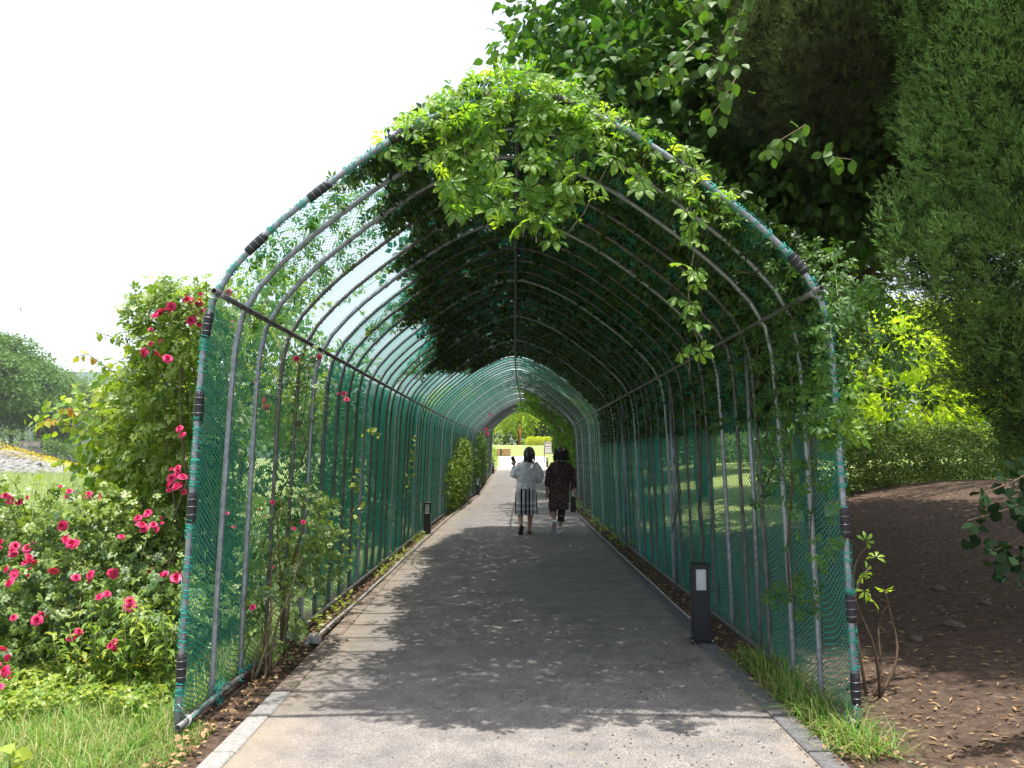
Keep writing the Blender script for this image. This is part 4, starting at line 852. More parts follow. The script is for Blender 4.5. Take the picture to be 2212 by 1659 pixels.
def plume(seed, size=.062, n=470):
    g = np.random.default_rng(seed); d = nrm(g.normal(size=(n, 3))); r = g.uniform(.45, 1, n)**.6; hgt = d[:, 2]*.5+.5
    P = d*r[:, None]*np.array([.27, .27, .42])*(1-.35*hgt[:, None]*np.array([1, 1, 0])); P = P*(1+.32*fld(P, 8, seed)[:, None])
    t = nrm(d*.7+np.array([0, 0, .85])+g.normal(size=(n, 3))*.4); rr = np.clip(.30+.40*(r-.6)+.34*hgt+.16*fld(P, 7, seed+1)+g.normal(size=n)*.12, 0, 1)  # tone by depth and height: brown inside, lit tips and shaded recesses painted in
    return scatter(JT, P, t, g.normal(size=(n, 3)), g.uniform(.8, 1.5, n)*size, rr)
PLUME = {k: [mesh('spray', *(lambda q: (q[0], q[1]))(plume(700+i)), M[k], False, rnd=plume(700+i)[2]) for i in range(5)] for k in ('jun', 'junb')}
def juniper(label, x, y, h, blobs, n, seed, mat='jun'):
    z0 = float(H(x-cax(y), y)); root = tag(empty('juniper', (x, y, z0)), label, 'conifer'); m = MB()
    m.tube([(0, 0, -.1), (.05, .02, h*.3), (-.04, .05, h*.65), (0, 0, h)], [.15, .12, .08, .03], 8)
    limbs((0, 0, h*.35), [np.array(b[:3]) for b in blobs], .05, .012, m=m, wob=.3); limbs((0, 0, h*.6), [np.array(b[:3])+rdir(1)[0]*.3 for b in blobs], .04, .01, m=m, wob=.3)
    m.build('trunk', M['bark'], root)
    P, O = blobpts(blobs, 14000, .3, .1, 2.4, seed, -9, 3); P, O = P[:12000], O[:12000]
    leafobj('crown', scatter(JT, P, nrm(O+[0, 0, .5]), rdir(len(P)), RG.uniform(.10, .16, len(P)), RG.uniform(0, .35, len(P))), M[mat], root)  # inner core coloured dark: brown twigs plus painted interior shade
    P, O = blobpts(blobs, n*6, .72, .16, 2.4, seed, -9, 3); cd = nrm(np.array([0, 0, EYE])-(P+[x, y, z0])); vis = (O*cd).sum(1) > -.3; P, O = P[vis], O[vis]
    keep = []                                              # spread the sprays evenly
    for i in range(len(P)):
        if all(np.linalg.norm((P[i]-P[k])*[1, 1, .6]) > .215 for k in keep): keep.append(i)
        if len(keep) >= 290: break
    for i in keep:
        o = link('spray', PLUME[mat][i % 5], root); q = Vector([float(v) for v in (O[i]*.45+np.array([0, 0, 1])+rdir(1)[0]*.15)]).to_track_quat('Z', 'Y'); s_ = random.uniform(.65, 1.3)
        o.matrix_local = Matrix.Translation([float(v) for v in P[i]])@q.to_matrix().to_4x4()@Matrix.Rotation(random.uniform(0, 6.28), 4, 'Z')@Matrix.Scale(s_, 4)
juniper('big juniper filling the right edge of the view with feathery upright sprays', 4.45, 5.6, 6.2,
    [(-.55, -.35, 4.7, 1.15, 1.1, 1.1), (-.45, -.2, 3.7, 1.1, 1.0, 1.0), (-.5, -.2, 2.7, 1.0, .95, .9), (-.35, -.25, 1.9, .9, .85, .75), (-.1, -.3, 1.35, .8, .75, .55), (0, 0, 5.6, .9, 1.0, .9)], 700, 41)
juniper('dark juniper whose crown hangs in from the top right over the tunnel shoulder', 6.1, 7.6, 7.5,
    [(-3.5, -1.0, 4.3, .7, .8, .6), (-3.15, -1.0, 5.1, .95, 1.0, .85), (-2.5, -.6, 4.25, .8, .9, .6), (-2.2, -.4, 4.8, 1.0, 1.1, .9), (-2.8, -.8, 6.0, 1.0, 1.1, .9), (-1.0, 0, 5.0, 1.2, 1.2, 1.1)], 700, 43, 'junb')
# pine behind the junipers
pr = tag(empty('pine_tree', (10.6, 15, float(H(8, 15)))), 'pine with thin spreading branches against the white gap right of the tunnel', 'tree'); m = MB()
m.tube([(0, 0, -.1), (.1, 0, 2), (-.1, .1, 5), (.1, 0, 8.5)], [.2, .17, .12, .04], 8); PP = []; DD = []
for i in range(38):
    z = random.uniform(3.2, 8.3); a = random.uniform(PI*.55, PI*1.6) if i < 26 else random.uniform(0, 6.28); L = random.uniform(3.0, 6.0)*(1-.4*(z-3.2)/5); tip = np.array([math.cos(a)*L, math.sin(a)*L, z+random.uniform(-.3, .7)]); b0_ = np.array([0, 0, z])
    pts = [b0_+(tip-b0_)*q+RG.normal(size=3)*.08*(q > 0) for q in np.linspace(0, 1, 7)]; m.tube(pts, np.linspace(.05, .012, 7), 5)
    for q in range(3, 7):
        for _ in range(3):
            e = pts[q]+RG.normal(size=3)*np.array([.35, .35, .15]); m.tube([pts[q-1], e], [.012, .005], 4); 
            for _ in range(5): PP.append(pts[q-1]+(e-pts[q-1])*random.uniform(.4, 1)); DD.append(nrm(e-pts[q-1]+RG.normal(size=3)*.2))
m.build('trunk', M['bark'], pr); PP = np.array(PP); DD = np.array(DD)
g = np.random.default_rng(3); nv_, nf_ = [], []
for i in range(16):
    d = nrm(g.normal(size=3)*.8+np.array([0, .7, 0])); s_ = nrm(np.cross(d, g.normal(size=3)))*.018; nv_ += [-s_, s_, d]; nf_.append((3*i, 3*i+1, 3*i+2))
leafobj('crown', scatter((np.array(nv_), np.array(nf_)), PP, DD, RG.normal(size=PP.shape), RG.uniform(.14, .24, len(PP))), M['pine'], pr)
# hedge on the right
hg = plant_blobs('clipped_hedge', 'dark green hedge with a sunlit top on the bank right of the tunnel', 'hedge',
    [(6.2+i*1.05, 16.6+.25*i+random.uniform(-.2, .2), float(H(6.2+i, 16.6))+.52, .95, .9, .60) for i in range(8)]+[(6.4+i*1.1, 17.8+.25*i, float(H(6.4+i, 17.8))+.6, 1, .9, .62) for i in range(8)], 26000, 3, .14, LS, .06, M['hedged'], .1, 26, [(6.4+i, 16.8+.25*i, float(H(6.4+i, 16.8))) for i in range(7)], seed=15, inner=.75)
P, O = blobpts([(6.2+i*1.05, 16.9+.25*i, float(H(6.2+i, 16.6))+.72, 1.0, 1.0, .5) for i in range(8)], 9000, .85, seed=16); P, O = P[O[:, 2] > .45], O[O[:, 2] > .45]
leafobj('sunlit_top', scatter(LS, P, rdir(len(P))+[0, 0, .8], nrm(rdir(len(P))*.6+[0, -.2, 1]), RG.uniform(.04, .075, len(P)), RG.uniform(.5, 1, len(P))), M['hedge'], hg[0], kind='stuff')  # paler layer on top, sunlight painted into the leaves
mp = [('sunlit yellow-green maple with forked stems behind the hedge, nearest the tunnel', 10.8, 24.5, 6.6, 2.6, 4), ('sunlit yellow-green maple with slanting stems in the gap beside the juniper', 13.6, 25.5, 6.9, 2.8, 4),
      ('bright maple standing behind the other maples right of the hedge', 17, 29, 8, 3.3, 3), ('pale green maple seen through the net of the right wall, nearer one', 7.6, 30, 7, 2.6, 3), ('pale green maple seen through the right net near the tunnel end', 6.8, 41, 8, 3, 3), ('tall maple right of the exit, leaning over the lawn', 10.5, 48, 9, 3.6, 2), ('maple deep in the grove behind the hedge', 13, 35, 9, 3.6, 3), ('maple at the right edge of the grove behind the juniper', 20.5, 25, 8, 3.2, 3)]
for i, (lab, x, y, h, c, f) in enumerate(mp): tree('maple_tree', lab, x, y, h, c*1.15, M['maple'], .15, 4200, 3, trunk_r=.13, forks=f, seed=50+i, group='maples beyond the right wall', bark='gbark', nb=14, squash=.28, cz=h*.5, gap=-.75)
tree('gnarled_tree', 'dark low-branching tree behind the net of the right wall', 5.4, 14.6, 4.6, 2.4, M['dog'], .10, 2600, 3, trunk_r=.11, forks=3, seed=71, gap=-.4, tpl=LM, cz=3.6, squash=.5)
tree('gnarled_tree', 'second dark tree behind the right net, beside the sunny lawn', 4.9, 20.5, 5.2, 2.2, M['tree'], .12, 2200, 3, trunk_r=.11, forks=2, seed=72, gap=-.4, cz=4, squash=.5)
for i, (lab, x, y, cc) in enumerate((('broad dark tree spreading over the tunnel beyond the first shaded stretch', 5.0, 20.5, [(-2.7, -2.5, 4.9, 2.2, 2.6, .9), (-2.9, 2.5, 4.9, 2.1, 2.8, .9), (-2.7, 0, 5.2, 2.2, 2.4, .9), (0, 0, 5.2, 2.6, 3.4, 1.3), (1.5, -3, 5, 2, 2.4, 1.1), (-1.5, 0, 6.4, 2.4, 3, 1.2)]), ('broad dark tree spreading over the far right half of the tunnel', 5.6, 31, [(-3.0, -3, 4.9, 2.1, 3, 1.0), (-3.0, 3, 5.0, 2.1, 3, 1.0), (0, 0, 5.2, 2.6, 3.8, 1.4), (1.8, 2, 4.8, 2, 3, 1.2)]))):
    tree('broadleaf_tree', lab, x, y, 7, 3, M['tree'], .17, 11000, 4, trunk_r=.15, seed=33+i, gap=-.7, crowns=cc, L=.45, forks=3)
bs = [(9, 40, 1.6), (12.5, 42, 1.9), (16, 41, 2.0), (20, 44, 2.2), (24.5, 42, 2.3), (29, 45, 2.4), (6.5, 52, 1.6), (10.5, 60, 2.2), (16, 64, 2.6), (22, 66, 2.8), (30, 68, 3), (38, 66, 3), (46, 70, 3.2)]
bl_ = ['undergrowth bush nearest the right net, in the closer row', 'undergrowth bush second from the net in the closer row', 'undergrowth bush third from the net in the closer row', 'undergrowth bush fourth from the net in the closer row', 'undergrowth bush fifth from the net in the closer row', 'outermost undergrowth bush of the closer row, behind the juniper', 'lone bush beside the right net just past the last hoops', 'bush first from the net in the far undergrowth row', 'bush second from the net in the far undergrowth row', 'bush third from the net in the far undergrowth row', 'bush fourth from the net in the far undergrowth row', 'bush fifth from the net in the far undergrowth row', 'outermost bush of the far undergrowth row']
for i, (x, y, r_) in enumerate(bs):
    z = float(H(x, y)); plant_blobs('bush', bl_[i], 'bush', [(x, y, z+r_*.6, r_*1.5, r_, r_*.8), (x+.8*r_, y+.5, z+r_*.4, r_, r_*.8, r_*.7)], 1500, 3, .3*r_/1.6, LS, .12*r_/1.6+.04, M['tree'], .2, 0, seed=200+i, group='bushes of the grove undergrowth')
bt = [(14, 56, 10, 4), (20, 58, 11, 4.5), (27, 56, 11, 4.5), (34, 58, 12, 5), (42, 60, 12, 5), (9.5, 66, 10, 4), (16, 80, 12, 5), (26, 82, 12, 5), (38, 84, 13, 6), (50, 80, 13, 6)]
tl_ = ['yellowish or green grove tree, '+q for q in ('first from the tunnel in its front row', 'second from the tunnel in its front row', 'third from the tunnel in its front row', 'fourth from the tunnel in its front row', 'outermost of its front row')]+['small grove tree beside the lawn just right of the exit']+['back-row grove tree, '+q for q in ('first from the tunnel', 'second from the tunnel', 'third from the tunnel', 'outermost one')]
for i, (x, y, h_, c_) in enumerate(bt): tree('grove_tree', tl_[i].replace('yellowish or green ', 'leafy '), x, y, h_, c_, M['maple' if i % 3 == 1 else 'tree'], .3, 1700, 3, trunk_r=.2, seed=300+i, group='trees of the distant grove', nb=10, cz=h_*.5, squash=.7, gap=-.8)
tree('broadleaf_tree', 'added high broad tree shading the bare bank behind the junipers', 9.2, 8.6, 7.5, 3, M['dog'], .16, 3600, 4, trunk_r=.2, seed=37, gap=0, tpl=LM, L=.45, crowns=[(-3.2, -3.4, 5.2, 2.0, 2.2, .9), (-2.8, .5, 5.0, 2.2, 2.4, 1.0), (0, -2, 5.6, 2.6, 2.6, 1.2), (0, 2.2, 5.2, 2.4, 2.4, 1.1), (-3.5, 3.8, 5.0, 2.0, 2.0, .9)])  # extra tree added to block sun from the right bank
# dark leafy sprig at right edge
dsg = tag(empty('leafy_sprig'), 'dark rounded-leaf branch hanging in front of the soil below the juniper', 'branch'); m = MB(); P = []
for s in ([(2260, 1000, 0), (2190, 1040, 0), (2140, 1060, 0), (2120, 1075, 0)], [(2260, 1060, 0), (2180, 1100, 0), (2090, 1125, 0)], [(2260, 1120, 0), (2190, 1170, 0), (2110, 1210, 0)], [(2260, 1180, 0), (2215, 1215, 0), (2160, 1230, 0)]):
    p = strand(s, 3.9); m.tube(p, .004, 5); P.append(along(p, .013))
m.build('twig', M['bark'], dsg)['kind'] = 'stuff'; P = np.concatenate(P); k = len(P)
leafobj('leaf', scatter(leaf_t(.42, .05, -.06), P+RG.normal(size=P.shape)*.045, RG.normal(size=P.shape)+[-.3, 0, -.4], nrm(RG.normal(size=P.shape)*.4+[0, -.8, .5]), RG.uniform(.05, .075, k), RG.uniform(0, .3, k)), M['darkleaf'], dsg, kind='stuff')
# sapling behind the right post
sap = tag(empty('sapling', (2.2, 4.9, .03)), 'bare thin sapling stems with a few leaves just right of the front right post', 'sapling'); m = MB()
for e in ((-.06, -.1, .75), (.02, 0, .9), (.1, .05, .6), (.14, .1, .5)): limbs((random.gauss(0, .02), random.gauss(0, .02), -.03), [e], .010, .004, m=m, wob=.22)
m.build('stem', M['bark'], sap)['kind'] = 'stuff'; q = np.array([(-.08, -.1, .74), (-.1, -.12, .62), (-.03, 0, .9), (.03, 0, .8), (-.1, -.1, .7), (-.05, -.12, .55), (.1, .05, .6)])
leafobj('foliage', scatter(P5, q, RG.normal(size=q.shape), nrm(RG.normal(size=q.shape)*.3+[0, -.7, .6]), .06, RG.uniform(.3, .8, len(q))), M['vine'], sap, kind='stuff')
# ------------------------------------------------------------------ beyond the exit
def yl(Y): return float(H(0, Y))
gh = plant_blobs('clipped_hedge', 'low yellow-green hedge at the top of the bright lawn beyond the exit', 'hedge', [(2.4+i*.8, 93+.1*i, float(rise(93))+.35, .7, .8, .55) for i in range(14)], 7000, 3, .2, LS, .13, M['gold'], 0, 0, seed=16, inner=.8)
bx = [(px(1073, 968, 70)[0], 'left one of the two square wooden planter boxes at the end of the paving'), (px(1092, 968, 70)[0], 'right one of the two square wooden planter boxes at the end of the paving')]
for x, lab in bx:
    r = tag(empty('planter_box', (float(x), 68.9, float(H(x, 68.9)))), lab, 'planter', 'planter boxes'); z = 0
    for k in range(3):
        for (x0, x1, y0, y1) in ((-.45, .45, -.45, -.4), (-.45, .45, .4, .45), (-.45, -.4, -.398, .398), (.4, .45, -.398, .398)): MB().box(x0, x1, y0, y1, z, z+.19).build('plank', M['block'], r, smooth=False)
        z += .2
    MB().box(-.398, .398, -.398, .398, .4, .54).build('soil', M['stone'], r, smooth=False)
r = tag(empty('litter_bin', (float(px(1053, 962, 74)[0]), 74, float(rise(74)))), 'dark litter bin on the lawn left of the paving', 'bin')
MB().loft([(0, 0, 0, .25, .25), (0, 0, .75, .3, .3)], 16).build('body', M['post'], r); MB().loft([(0, 0, .75, .33, .33), (0, 0, .82, .33, .33), (0, 0, .9, .2, .2)], 16).build('lid', M['black'], r)
X = px(1186, 970, 56)[0]
r = tag(empty('notice_board', (float(X), 56, float(rise(56)))), 'small reddish notice board beside the exit on the lawn edge', 'sign')
MB().box(-.3, .3, -.02, .02, .6, 1.45).build('panel', M['brick'], r, smooth=False)
for zz in (.72, .85, 1.0, 1.2): MB().box(-.26, .26, -.026, -.021, zz, zz+.06).build('printed_line', M['white'], r, smooth=False)
for sx in (-.33, .33): MB().tube([(sx, 0, 0), (sx, 0, 1.5)], .03, 6).build('post', M['post'], r)
r = tag(empty('red_pole', (float(px(1123, 950, 100)[0]), 100, float(rise(100)))), 'slim red pole in front of the trees beyond the golden hedge', 'pole')
MB().tube([(0, 0, 0), (0, 0, 2.3)], .08, 8).build('shaft', M['redpole'], r); MB().loft([(0, 0, 2.3, .14, .14), (0, 0, 2.36, .14, .14), (0, 0, 2.5, .03, .03)], 10).build('cap', M['redpole'], r)
ft = [(-7, 104), (-3, 110), (.8, 106), (5, 112), (9, 106), (13.5, 110), (18, 104), (-12, 108), (3, 122), (-5, 125), (11, 124), (-1.2, 113), (-5, 104), (3, 109)]
for i, (x, y) in enumerate(ft): tree('park_tree', ['leafy park tree left of the red pole beyond the lawn', 'leafy park tree behind and left of the red pole', 'leafy park tree right behind the red pole', 'park tree above the left half of the golden hedge', 'park tree above the middle of the golden hedge', 'park tree above the right part of the golden hedge', 'park tree at the right end of the golden hedge', 'park tree farthest left seen over the lawn', 'tall back-row park tree behind the red pole', 'tall back-row park tree on the left', 'tall back-row park tree behind the golden hedge', 'short full park tree just left of the red pole', 'short full park tree left over the litter bin', 'short full park tree at the left end of the golden hedge'][i],
    x, y, 10+2*(i % 3), 4.4, M['tree'] if i % 2 else M['maple'], .34, 2000, 3, trunk_r=.22, seed=80+i, group='trees beyond the lawn', squash=.75, cz=5.4 if i < 8 else (4.6 if i < 11 else 3.6))
tag(MB().box(-16, 1, 140, 148, 3, 4.6).build('park_building', M['white'], smooth=False), 'long pale building glimpsed between the trunks beyond the lawn', 'building')
# ------------------------------------------------------------------ left distance
def bank(x, y): return float(H(x-float(cax(y)), y))
rp_ = tag(empty('rock_revetment'), 'slope of pale heaped boulders under the yellow flowers in the left distance', 'rocks')
g = np.random.default_rng(8); RM = []
for i in range(4):
    mb = MB().ell((0, 0, 0), (1, .8, .62), 9, 6); V = np.concatenate(mb.V); V = V*(1+.16*fld(V, 2.6, 60+i)[:, None]); V[:, 2] += 0; RM.append(mesh('boulder', V, mb.F, M['rock'], False))
cnt = 0; tries = 0
while cnt < 298 and tries < 5000:
    tries += 1; X = g.uniform(-40, 205); y = g.uniform(86, 99); x = (X-CX)/F_D*y*1.0; L = -.53*y-x
    f = (y-86)/13; lim = np.interp(X, [-40, 40, 100, 160, 205], [1, 1, .8, .5, .25])
    if f > lim: continue
    o = link('boulder', RM[g.integers(4)], rp_, (x, y, bank(x, y)+.12)); o.rotation_euler = (g.uniform(-.5, .5), g.uniform(-.5, .5), g.uniform(0, 6)); s = g.uniform(.42, .85); o.scale = (s, s, s*.8); cnt += 1
V = []; 
n = 1500; X = RG.uniform(-60, 190, n); y = RG.uniform(94, 103, n); x = (X-CX)/F_D*y; P = np.stack([x, y, [bank(a, b) for a, b in zip(x, y)]], -1)
tag(leafobj('meadow_flowers', join(scatter(P5S, P+np.stack([0*x, 0*x, RG.uniform(.35, .75, n)], -1), RG.normal(size=(n, 3)), nrm(RG.normal(size=(n, 3))*.5+[0, -.6, .6]), RG.uniform(.07, .13, n))), M['yellow']), 'drift of yellow flowers along the top of the rocks', 'flowers', kind='stuff')
fl = tag(empty('post_fence'), 'low dark post and rail fence descending the bank behind the rocks', 'fence')
def fence(pts, root):
    P = along(np.array(pts), 2.3); 
    for p in P: z = bank(p[0], p[1]); MB().tube([(p[0], p[1], z), (p[0], p[1], z+1.15)], .13, 6).build('post', M['post'], root); MB().ell((p[0], p[1], z+1.2), (.17, .17, .12), 8, 5).build('post_cap', M['post'], root)
    for a, b in zip(P[:-1], P[1:]):
        for hh in (.85, .42): MB().tube([(a[0], a[1], bank(a[0], a[1])+hh), (b[0], b[1], bank(b[0], b[1])+hh)], .06, 5).build('rail', M['post'], root)
fence([((X-CX)/F_D*y, y, 0) for X, y in ((-60, 106), (60, 106), (120, 108), (170, 112), (205, 122))], fl)
sx, sy = (px(66, 960, 109)[0], 109.); sz = bank(sx, sy)
sg = tag(empty('brick_sign_wall', (float(sx), sy, sz)), 'pale brick wall with a dark lettered plaque among the yellow flowers', 'sign')
for r_ in range(7):
    for c in range(7):
        o_ = .2 if r_ % 2 else 0; x0 = -1.5+c*.43+o_*(c > 0); x1 = min(-1.5+(c+1)*.43+o_-.03, 1.5)
        if x1 > x0: MB().box(x0, x1, -.2, .2, .3+r_*.24, .3+r_*.24+.21).build('brick', M['brick'] if (r_*c) % 3 else M['rock'], sg, smooth=False)
MB().box(-1.5, 1.5, -.17, .17, -.3, 2.0).build('core', M['stone'], sg, smooth=False)
MB().box(.2, 1.4, -.235, -.205, .75, 1.35).build('plaque', M['rock'], sg, smooth=False)
for zz in (.85, 1.0, 1.15): MB().box(.3, 1.25, -.243, -.238, zz, zz+.06).build('plaque_line', M['post'], sg, smooth=False)
x_, y_ = px(217.5, 995, 60)[0], 60.
rs = tag(empty('round_sign', (float(x_), y_, bank(x_, y_))), 'small round white sign on a thin post in the meadow', 'sign'); zc = float(px(217, 995, 60)[2])-bank(x_, y_)
MB().tube([(0, 0, 0), (0, 0, zc-.2)], .025, 6).build('post', M['wire'], rs); MB().tube([(0, -.02, zc), (0, .02, zc)], .2, 20).build('disc', M['white'], rs, smooth=False)
for dz, ww in ((.05, .1), (-.02, .12), (-.09, .08)): MB().box(-ww, ww, -.028, -.022, zc+dz-.012, zc+dz+.016).build('printed_line', M['post'], rs, smooth=False)
fp = px(40.5, 636, 160); gz = bank(fp[0], 160.)
fg = tag(empty('flagpole', (float(fp[0]), 100., gz)), 'tall thin white flagpole rising above the trees at the left', 'flagpole')
MB().tube([(0, 0, 0), (0, 0, float(fp[2])-gz-.1)], .03, 8).build('pole', M['white'], fg); MB().ell((0, 0, float(fp[2])-gz), (.27, .27, .2), 8, 6).build('finial', M['post'], fg)
# limp flag: white cloth folded down, red over blue roundel, small bars
def m_flag():
    m, n, o = newmat('flag_cloth'); p = prin(n, .8, 0, .1); uv = N(n, 'ShaderNodeUVMap', uv_map='UVMap'); sp = N(n, 'ShaderNodeSeparateXYZ'); n.links.new(uv.outputs[0], sp.inputs[0])
    def mth(op, a, b=None, v=None):
        x = N(n, 'ShaderNodeMath', operation=op)
        for i, q in enumerate((a, b)):
            if q is None: continue
            if isinstance(q, float): x.inputs[i].default_value = q
            else: n.links.new(q, x.inputs[i])
        return x.outputs[0]
    u, v = sp.outputs[0], sp.outputs[1]; du = mth('MULTIPLY', mth('SUBTRACT', u, .5), 1.5); dv = mth('SUBTRACT', v, .5)
    r = mth('SQRT', mth('ADD', mth('MULTIPLY', du, du), mth('MULTIPLY', dv, dv))); ins = mth('LESS_THAN', r, .27); up = mth('GREATER_THAN', dv, mth('MULTIPLY', mth('SINE', mth('MULTIPLY', du, 11.0)), -.09))
    c1 = N(n, 'ShaderNodeMix', data_type='RGBA'); n.links.new(up, c1.inputs[0]); c1.inputs[6].default_value = (.01, .05, .3, 1); c1.inputs[7].default_value = (.5, .01, .04, 1)
    bars = mth('MULTIPLY', mth('MULTIPLY', mth('GREATER_THAN', mth('ABSOLUTE', du), .40), mth('LESS_THAN', mth('ABSOLUTE', du), .62)), mth('MULTIPLY', mth('GREATER_THAN', mth('ABSOLUTE', dv), .2), mth('LESS_THAN', mth('ABSOLUTE', dv), .38)))
    bars = mth('MULTIPLY', bars, mth('GREATER_THAN', mth('FRACT', mth('MULTIPLY', v, 14.0)), .4))
    c0 = N(n, 'ShaderNodeMix', data_type='RGBA'); n.links.new(bars, c0.inputs[0]); c0.inputs[6].default_value = (.8, .8, .8, 1); c0.inputs[7].default_value = (.02, .02, .02, 1)
    c2 = N(n, 'ShaderNodeMix', data_type='RGBA'); n.links.new(ins, c2.inputs[0]); n.links.new(c0.outputs[2], c2.inputs[6]); n.links.new(c1.outputs[2], c2.inputs[7]); n.links.new(c2.outputs[2], p.inputs['Base Color']); n.links.new(p.outputs[0], o.inputs[0]); return m
U = np.linspace(0, 1, 14); Vv = np.linspace(0, 1, 9); Ug, Vg = np.meshgrid(U, Vv, indexing='ij')
fv = np.stack([.06+Ug*.75*(.9-.3*Vg)+.12*(1-Vg), .10*np.sin(Ug*9+Vg*2), (Vg-1)*1.1-Ug*1.35], -1).reshape(-1, 3); i0 = (np.arange(13)[:, None]*9+np.arange(8)).ravel(); F = np.stack([i0, i0+9, i0+10, i0+1], -1)
me = mesh('flag', fv, F, m_flag()); uvl = me.uv_layers.new(name='UVMap'); li = np.zeros(len(me.loops), dtype=np.int32); me.loops.foreach_get('vertex_index', li); uvl.data.foreach_set('uv', np.stack([Ug, Vg], -1).reshape(-1, 2)[li].astype(np.float32).ravel())
o = tag(link('flag', me, None, (float(fp[0]), 160., float(fp[2])-1.2)), 'limp white flag with a red and blue roundel on the flagpole', 'flag'); o.scale = (1.6, 1.6, 1.6)
lt = [(-30, 128, 21, 7), (-10, 122, 17, 6), (28, 132, 20, 7), (52, 138, 19, 7), (84, 132, 17, 6.5), (112, 142, 19, 6.5), (-70, 130, 20, 7), (150, 175, 23, 8), (175, 165, 20, 8), (205, 170, 22, 8), (240, 175, 17, 7), (280, 180, 17, 8), (325, 175, 16, 8), (370, 180, 17, 8), (130, 150, 9, 4)]
lb = ['tall dark tree at the left edge of the wood', 'dark tree at the left edge in front of the wood', 'dark tree of the wood above the yellow flowers', 'dark tree of the wood behind the brick sign', 'dark tree right of the brick sign with a low crown', 'last tall tree on the right of the dark wood', 'tree of the wood beyond the left border', 'paler far tree right of the dark wood', 'paler far tree beside the round sign', 'paler far tree behind the tip of the shrub', 'far tree behind the tall shrub', 'far tree behind the climbing rose', 'far tree behind the front left post', 'far tree seen through the left net', 'small rounded tree at the foot of the wood']
for i, (X, y, h, c) in enumerate(lt):
    x = (X-CX)/F_D*y; z = bank(x, y) if y < 160 else bank(x, y)
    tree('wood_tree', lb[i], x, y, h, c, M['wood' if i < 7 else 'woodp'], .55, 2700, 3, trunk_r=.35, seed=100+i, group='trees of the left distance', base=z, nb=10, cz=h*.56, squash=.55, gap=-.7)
tag(MB().ell((-520, 900, -40), (620, 80, 138), 60, 24).build('hill', M['hill']), 'low wooded hill in the far left distance', kind='structure')
bk = MB(); X = np.linspace(40, 140, 2)
plant_blobs('bank_bushes', 'dark bushes at the foot of the wood behind the fence', 'bushes', [((X-CX)/F_D*y, y, bank((X-CX)/F_D*y, y)+.8, 3, 2.2, 1.6) for X, y in ((95, 118), (130, 120), (150, 126), (115, 122), (10, 118), (175, 135), (210, 140))], 3800, 3, .8, LS, .34, M['tree'], .2, 0, seed=17)
mh, nh, oh = newmat('summer_haze'); vh = nh.nodes.new('ShaderNodeVolumePrincipled'); vh.inputs['Density'].default_value = .00030; vh.inputs['Color'].default_value = (.9, .95, 1, 1); vh.inputs['Anisotropy'].default_value = .3
nh.links.new(vh.outputs[0], oh.inputs['Volume'])
hz_ = MB().box(-1250, 1250, -70, 1250, -200, 190).build('haze', mh, smooth=False); tag(hz_, 'thin pale summer haze filling the air over the whole park', kind='stuff')
# ------------------------------------------------------------------ grass, weeds, litter
def blades(n, xf, yf, hgt, wid, zf=None, lean=.45):
    x, y = xf(n), yf(n); xr = x-cax(y); z = H(xr, y) if zf is None else zf(x, y); P = np.stack([x, y, z-.005], -1); a = RG.uniform(0, 6.28, n); l = RG.uniform(.1, 1, n)*lean; Hh = hgt(n, x, y)
    D = np.stack([np.cos(a)*l, np.sin(a)*l, 1+0*l], -1); D = nrm(D); S = np.stack([-np.sin(a), np.cos(a), 0*a], -1)*wid
    m1 = P+D*Hh[:, None]*.55; tip = P+D*Hh[:, None]+np.stack([np.cos(a), np.sin(a), -.5+0*a], -1)*(Hh*l*.55)[:, None]
    V = np.stack([P-S, P+S, m1+S*.8, m1-S*.8, tip], 1).reshape(-1, 3); o = np.arange(n)[:, None]*5
    F = np.concatenate([np.stack([o[:, 0], o[:, 0]+1, o[:, 0]+2], -1), np.stack([o[:, 0], o[:, 0]+2, o[:, 0]+3], -1), np.stack([o[:, 0]+3, o[:, 0]+2, o[:, 0]+4], -1)])
    r = RG.uniform(0, 1, n); return V, F, np.tile(r, 3)
U_ = lambda a, b: (lambda n: RG.uniform(a, b, n))
tag(leafobj('grass', join(blades(42000, U_(-4.4, -1.83), U_(3.0, 6.2), lambda n, x, y: RG.uniform(.035, .12, n), .0024, lean=1.0), blades(5000, U_(-1.84, -1.58), U_(2.8, 4.4), lambda n, x, y: RG.uniform(.02, .07, n)*np.clip((-1.5-x)*6, .2, 1), .002, lean=1.0), blades(1500, U_(-2.4, -1.82), U_(3.5, 7), lambda n, x, y: RG.uniform(.12, .25, n), .0025, lean=1.1), blades(9000, U_(-9, -3.2), U_(5.5, 12), lambda n, x, y: RG.uniform(.15, .4, n), .005)), M['grass']), 'fresh green grass in the left foreground around the front post', 'grass', kind='stuff')
tag(leafobj('grass', join(blades(1900, lambda n: RG.normal(1.72, .07, n), lambda n: 3.95+RG.uniform(0, 1, n)*1.9, lambda n, x, y: RG.uniform(.08, .27, n)*(1.1-.15*(y-3.9)), .0028, lean=1.5)), M['grass']), 'long arching grass tufts along the foot of the right net near the entrance', 'grass', kind='stuff')
def far_x(n): return None
n = 26000; y = RG.uniform(0, 1, n)**.75*85+10; X = RG.uniform(-150, 560, n); x = (X-CX)/F_D*y; ok = (x-cax(y)) < -2.6; x, y = x[ok], y[ok]
tag(leafobj('meadow_grass', blades(len(x), lambda n: x, lambda n: y, lambda n, a, b: RG.uniform(.25, .55, n)*(.8+b*.012), .012+0*.0, lean=.5), M['meadow']), 'tall pale meadow grass stretching to the rocks on the left', 'grass', kind='stuff')
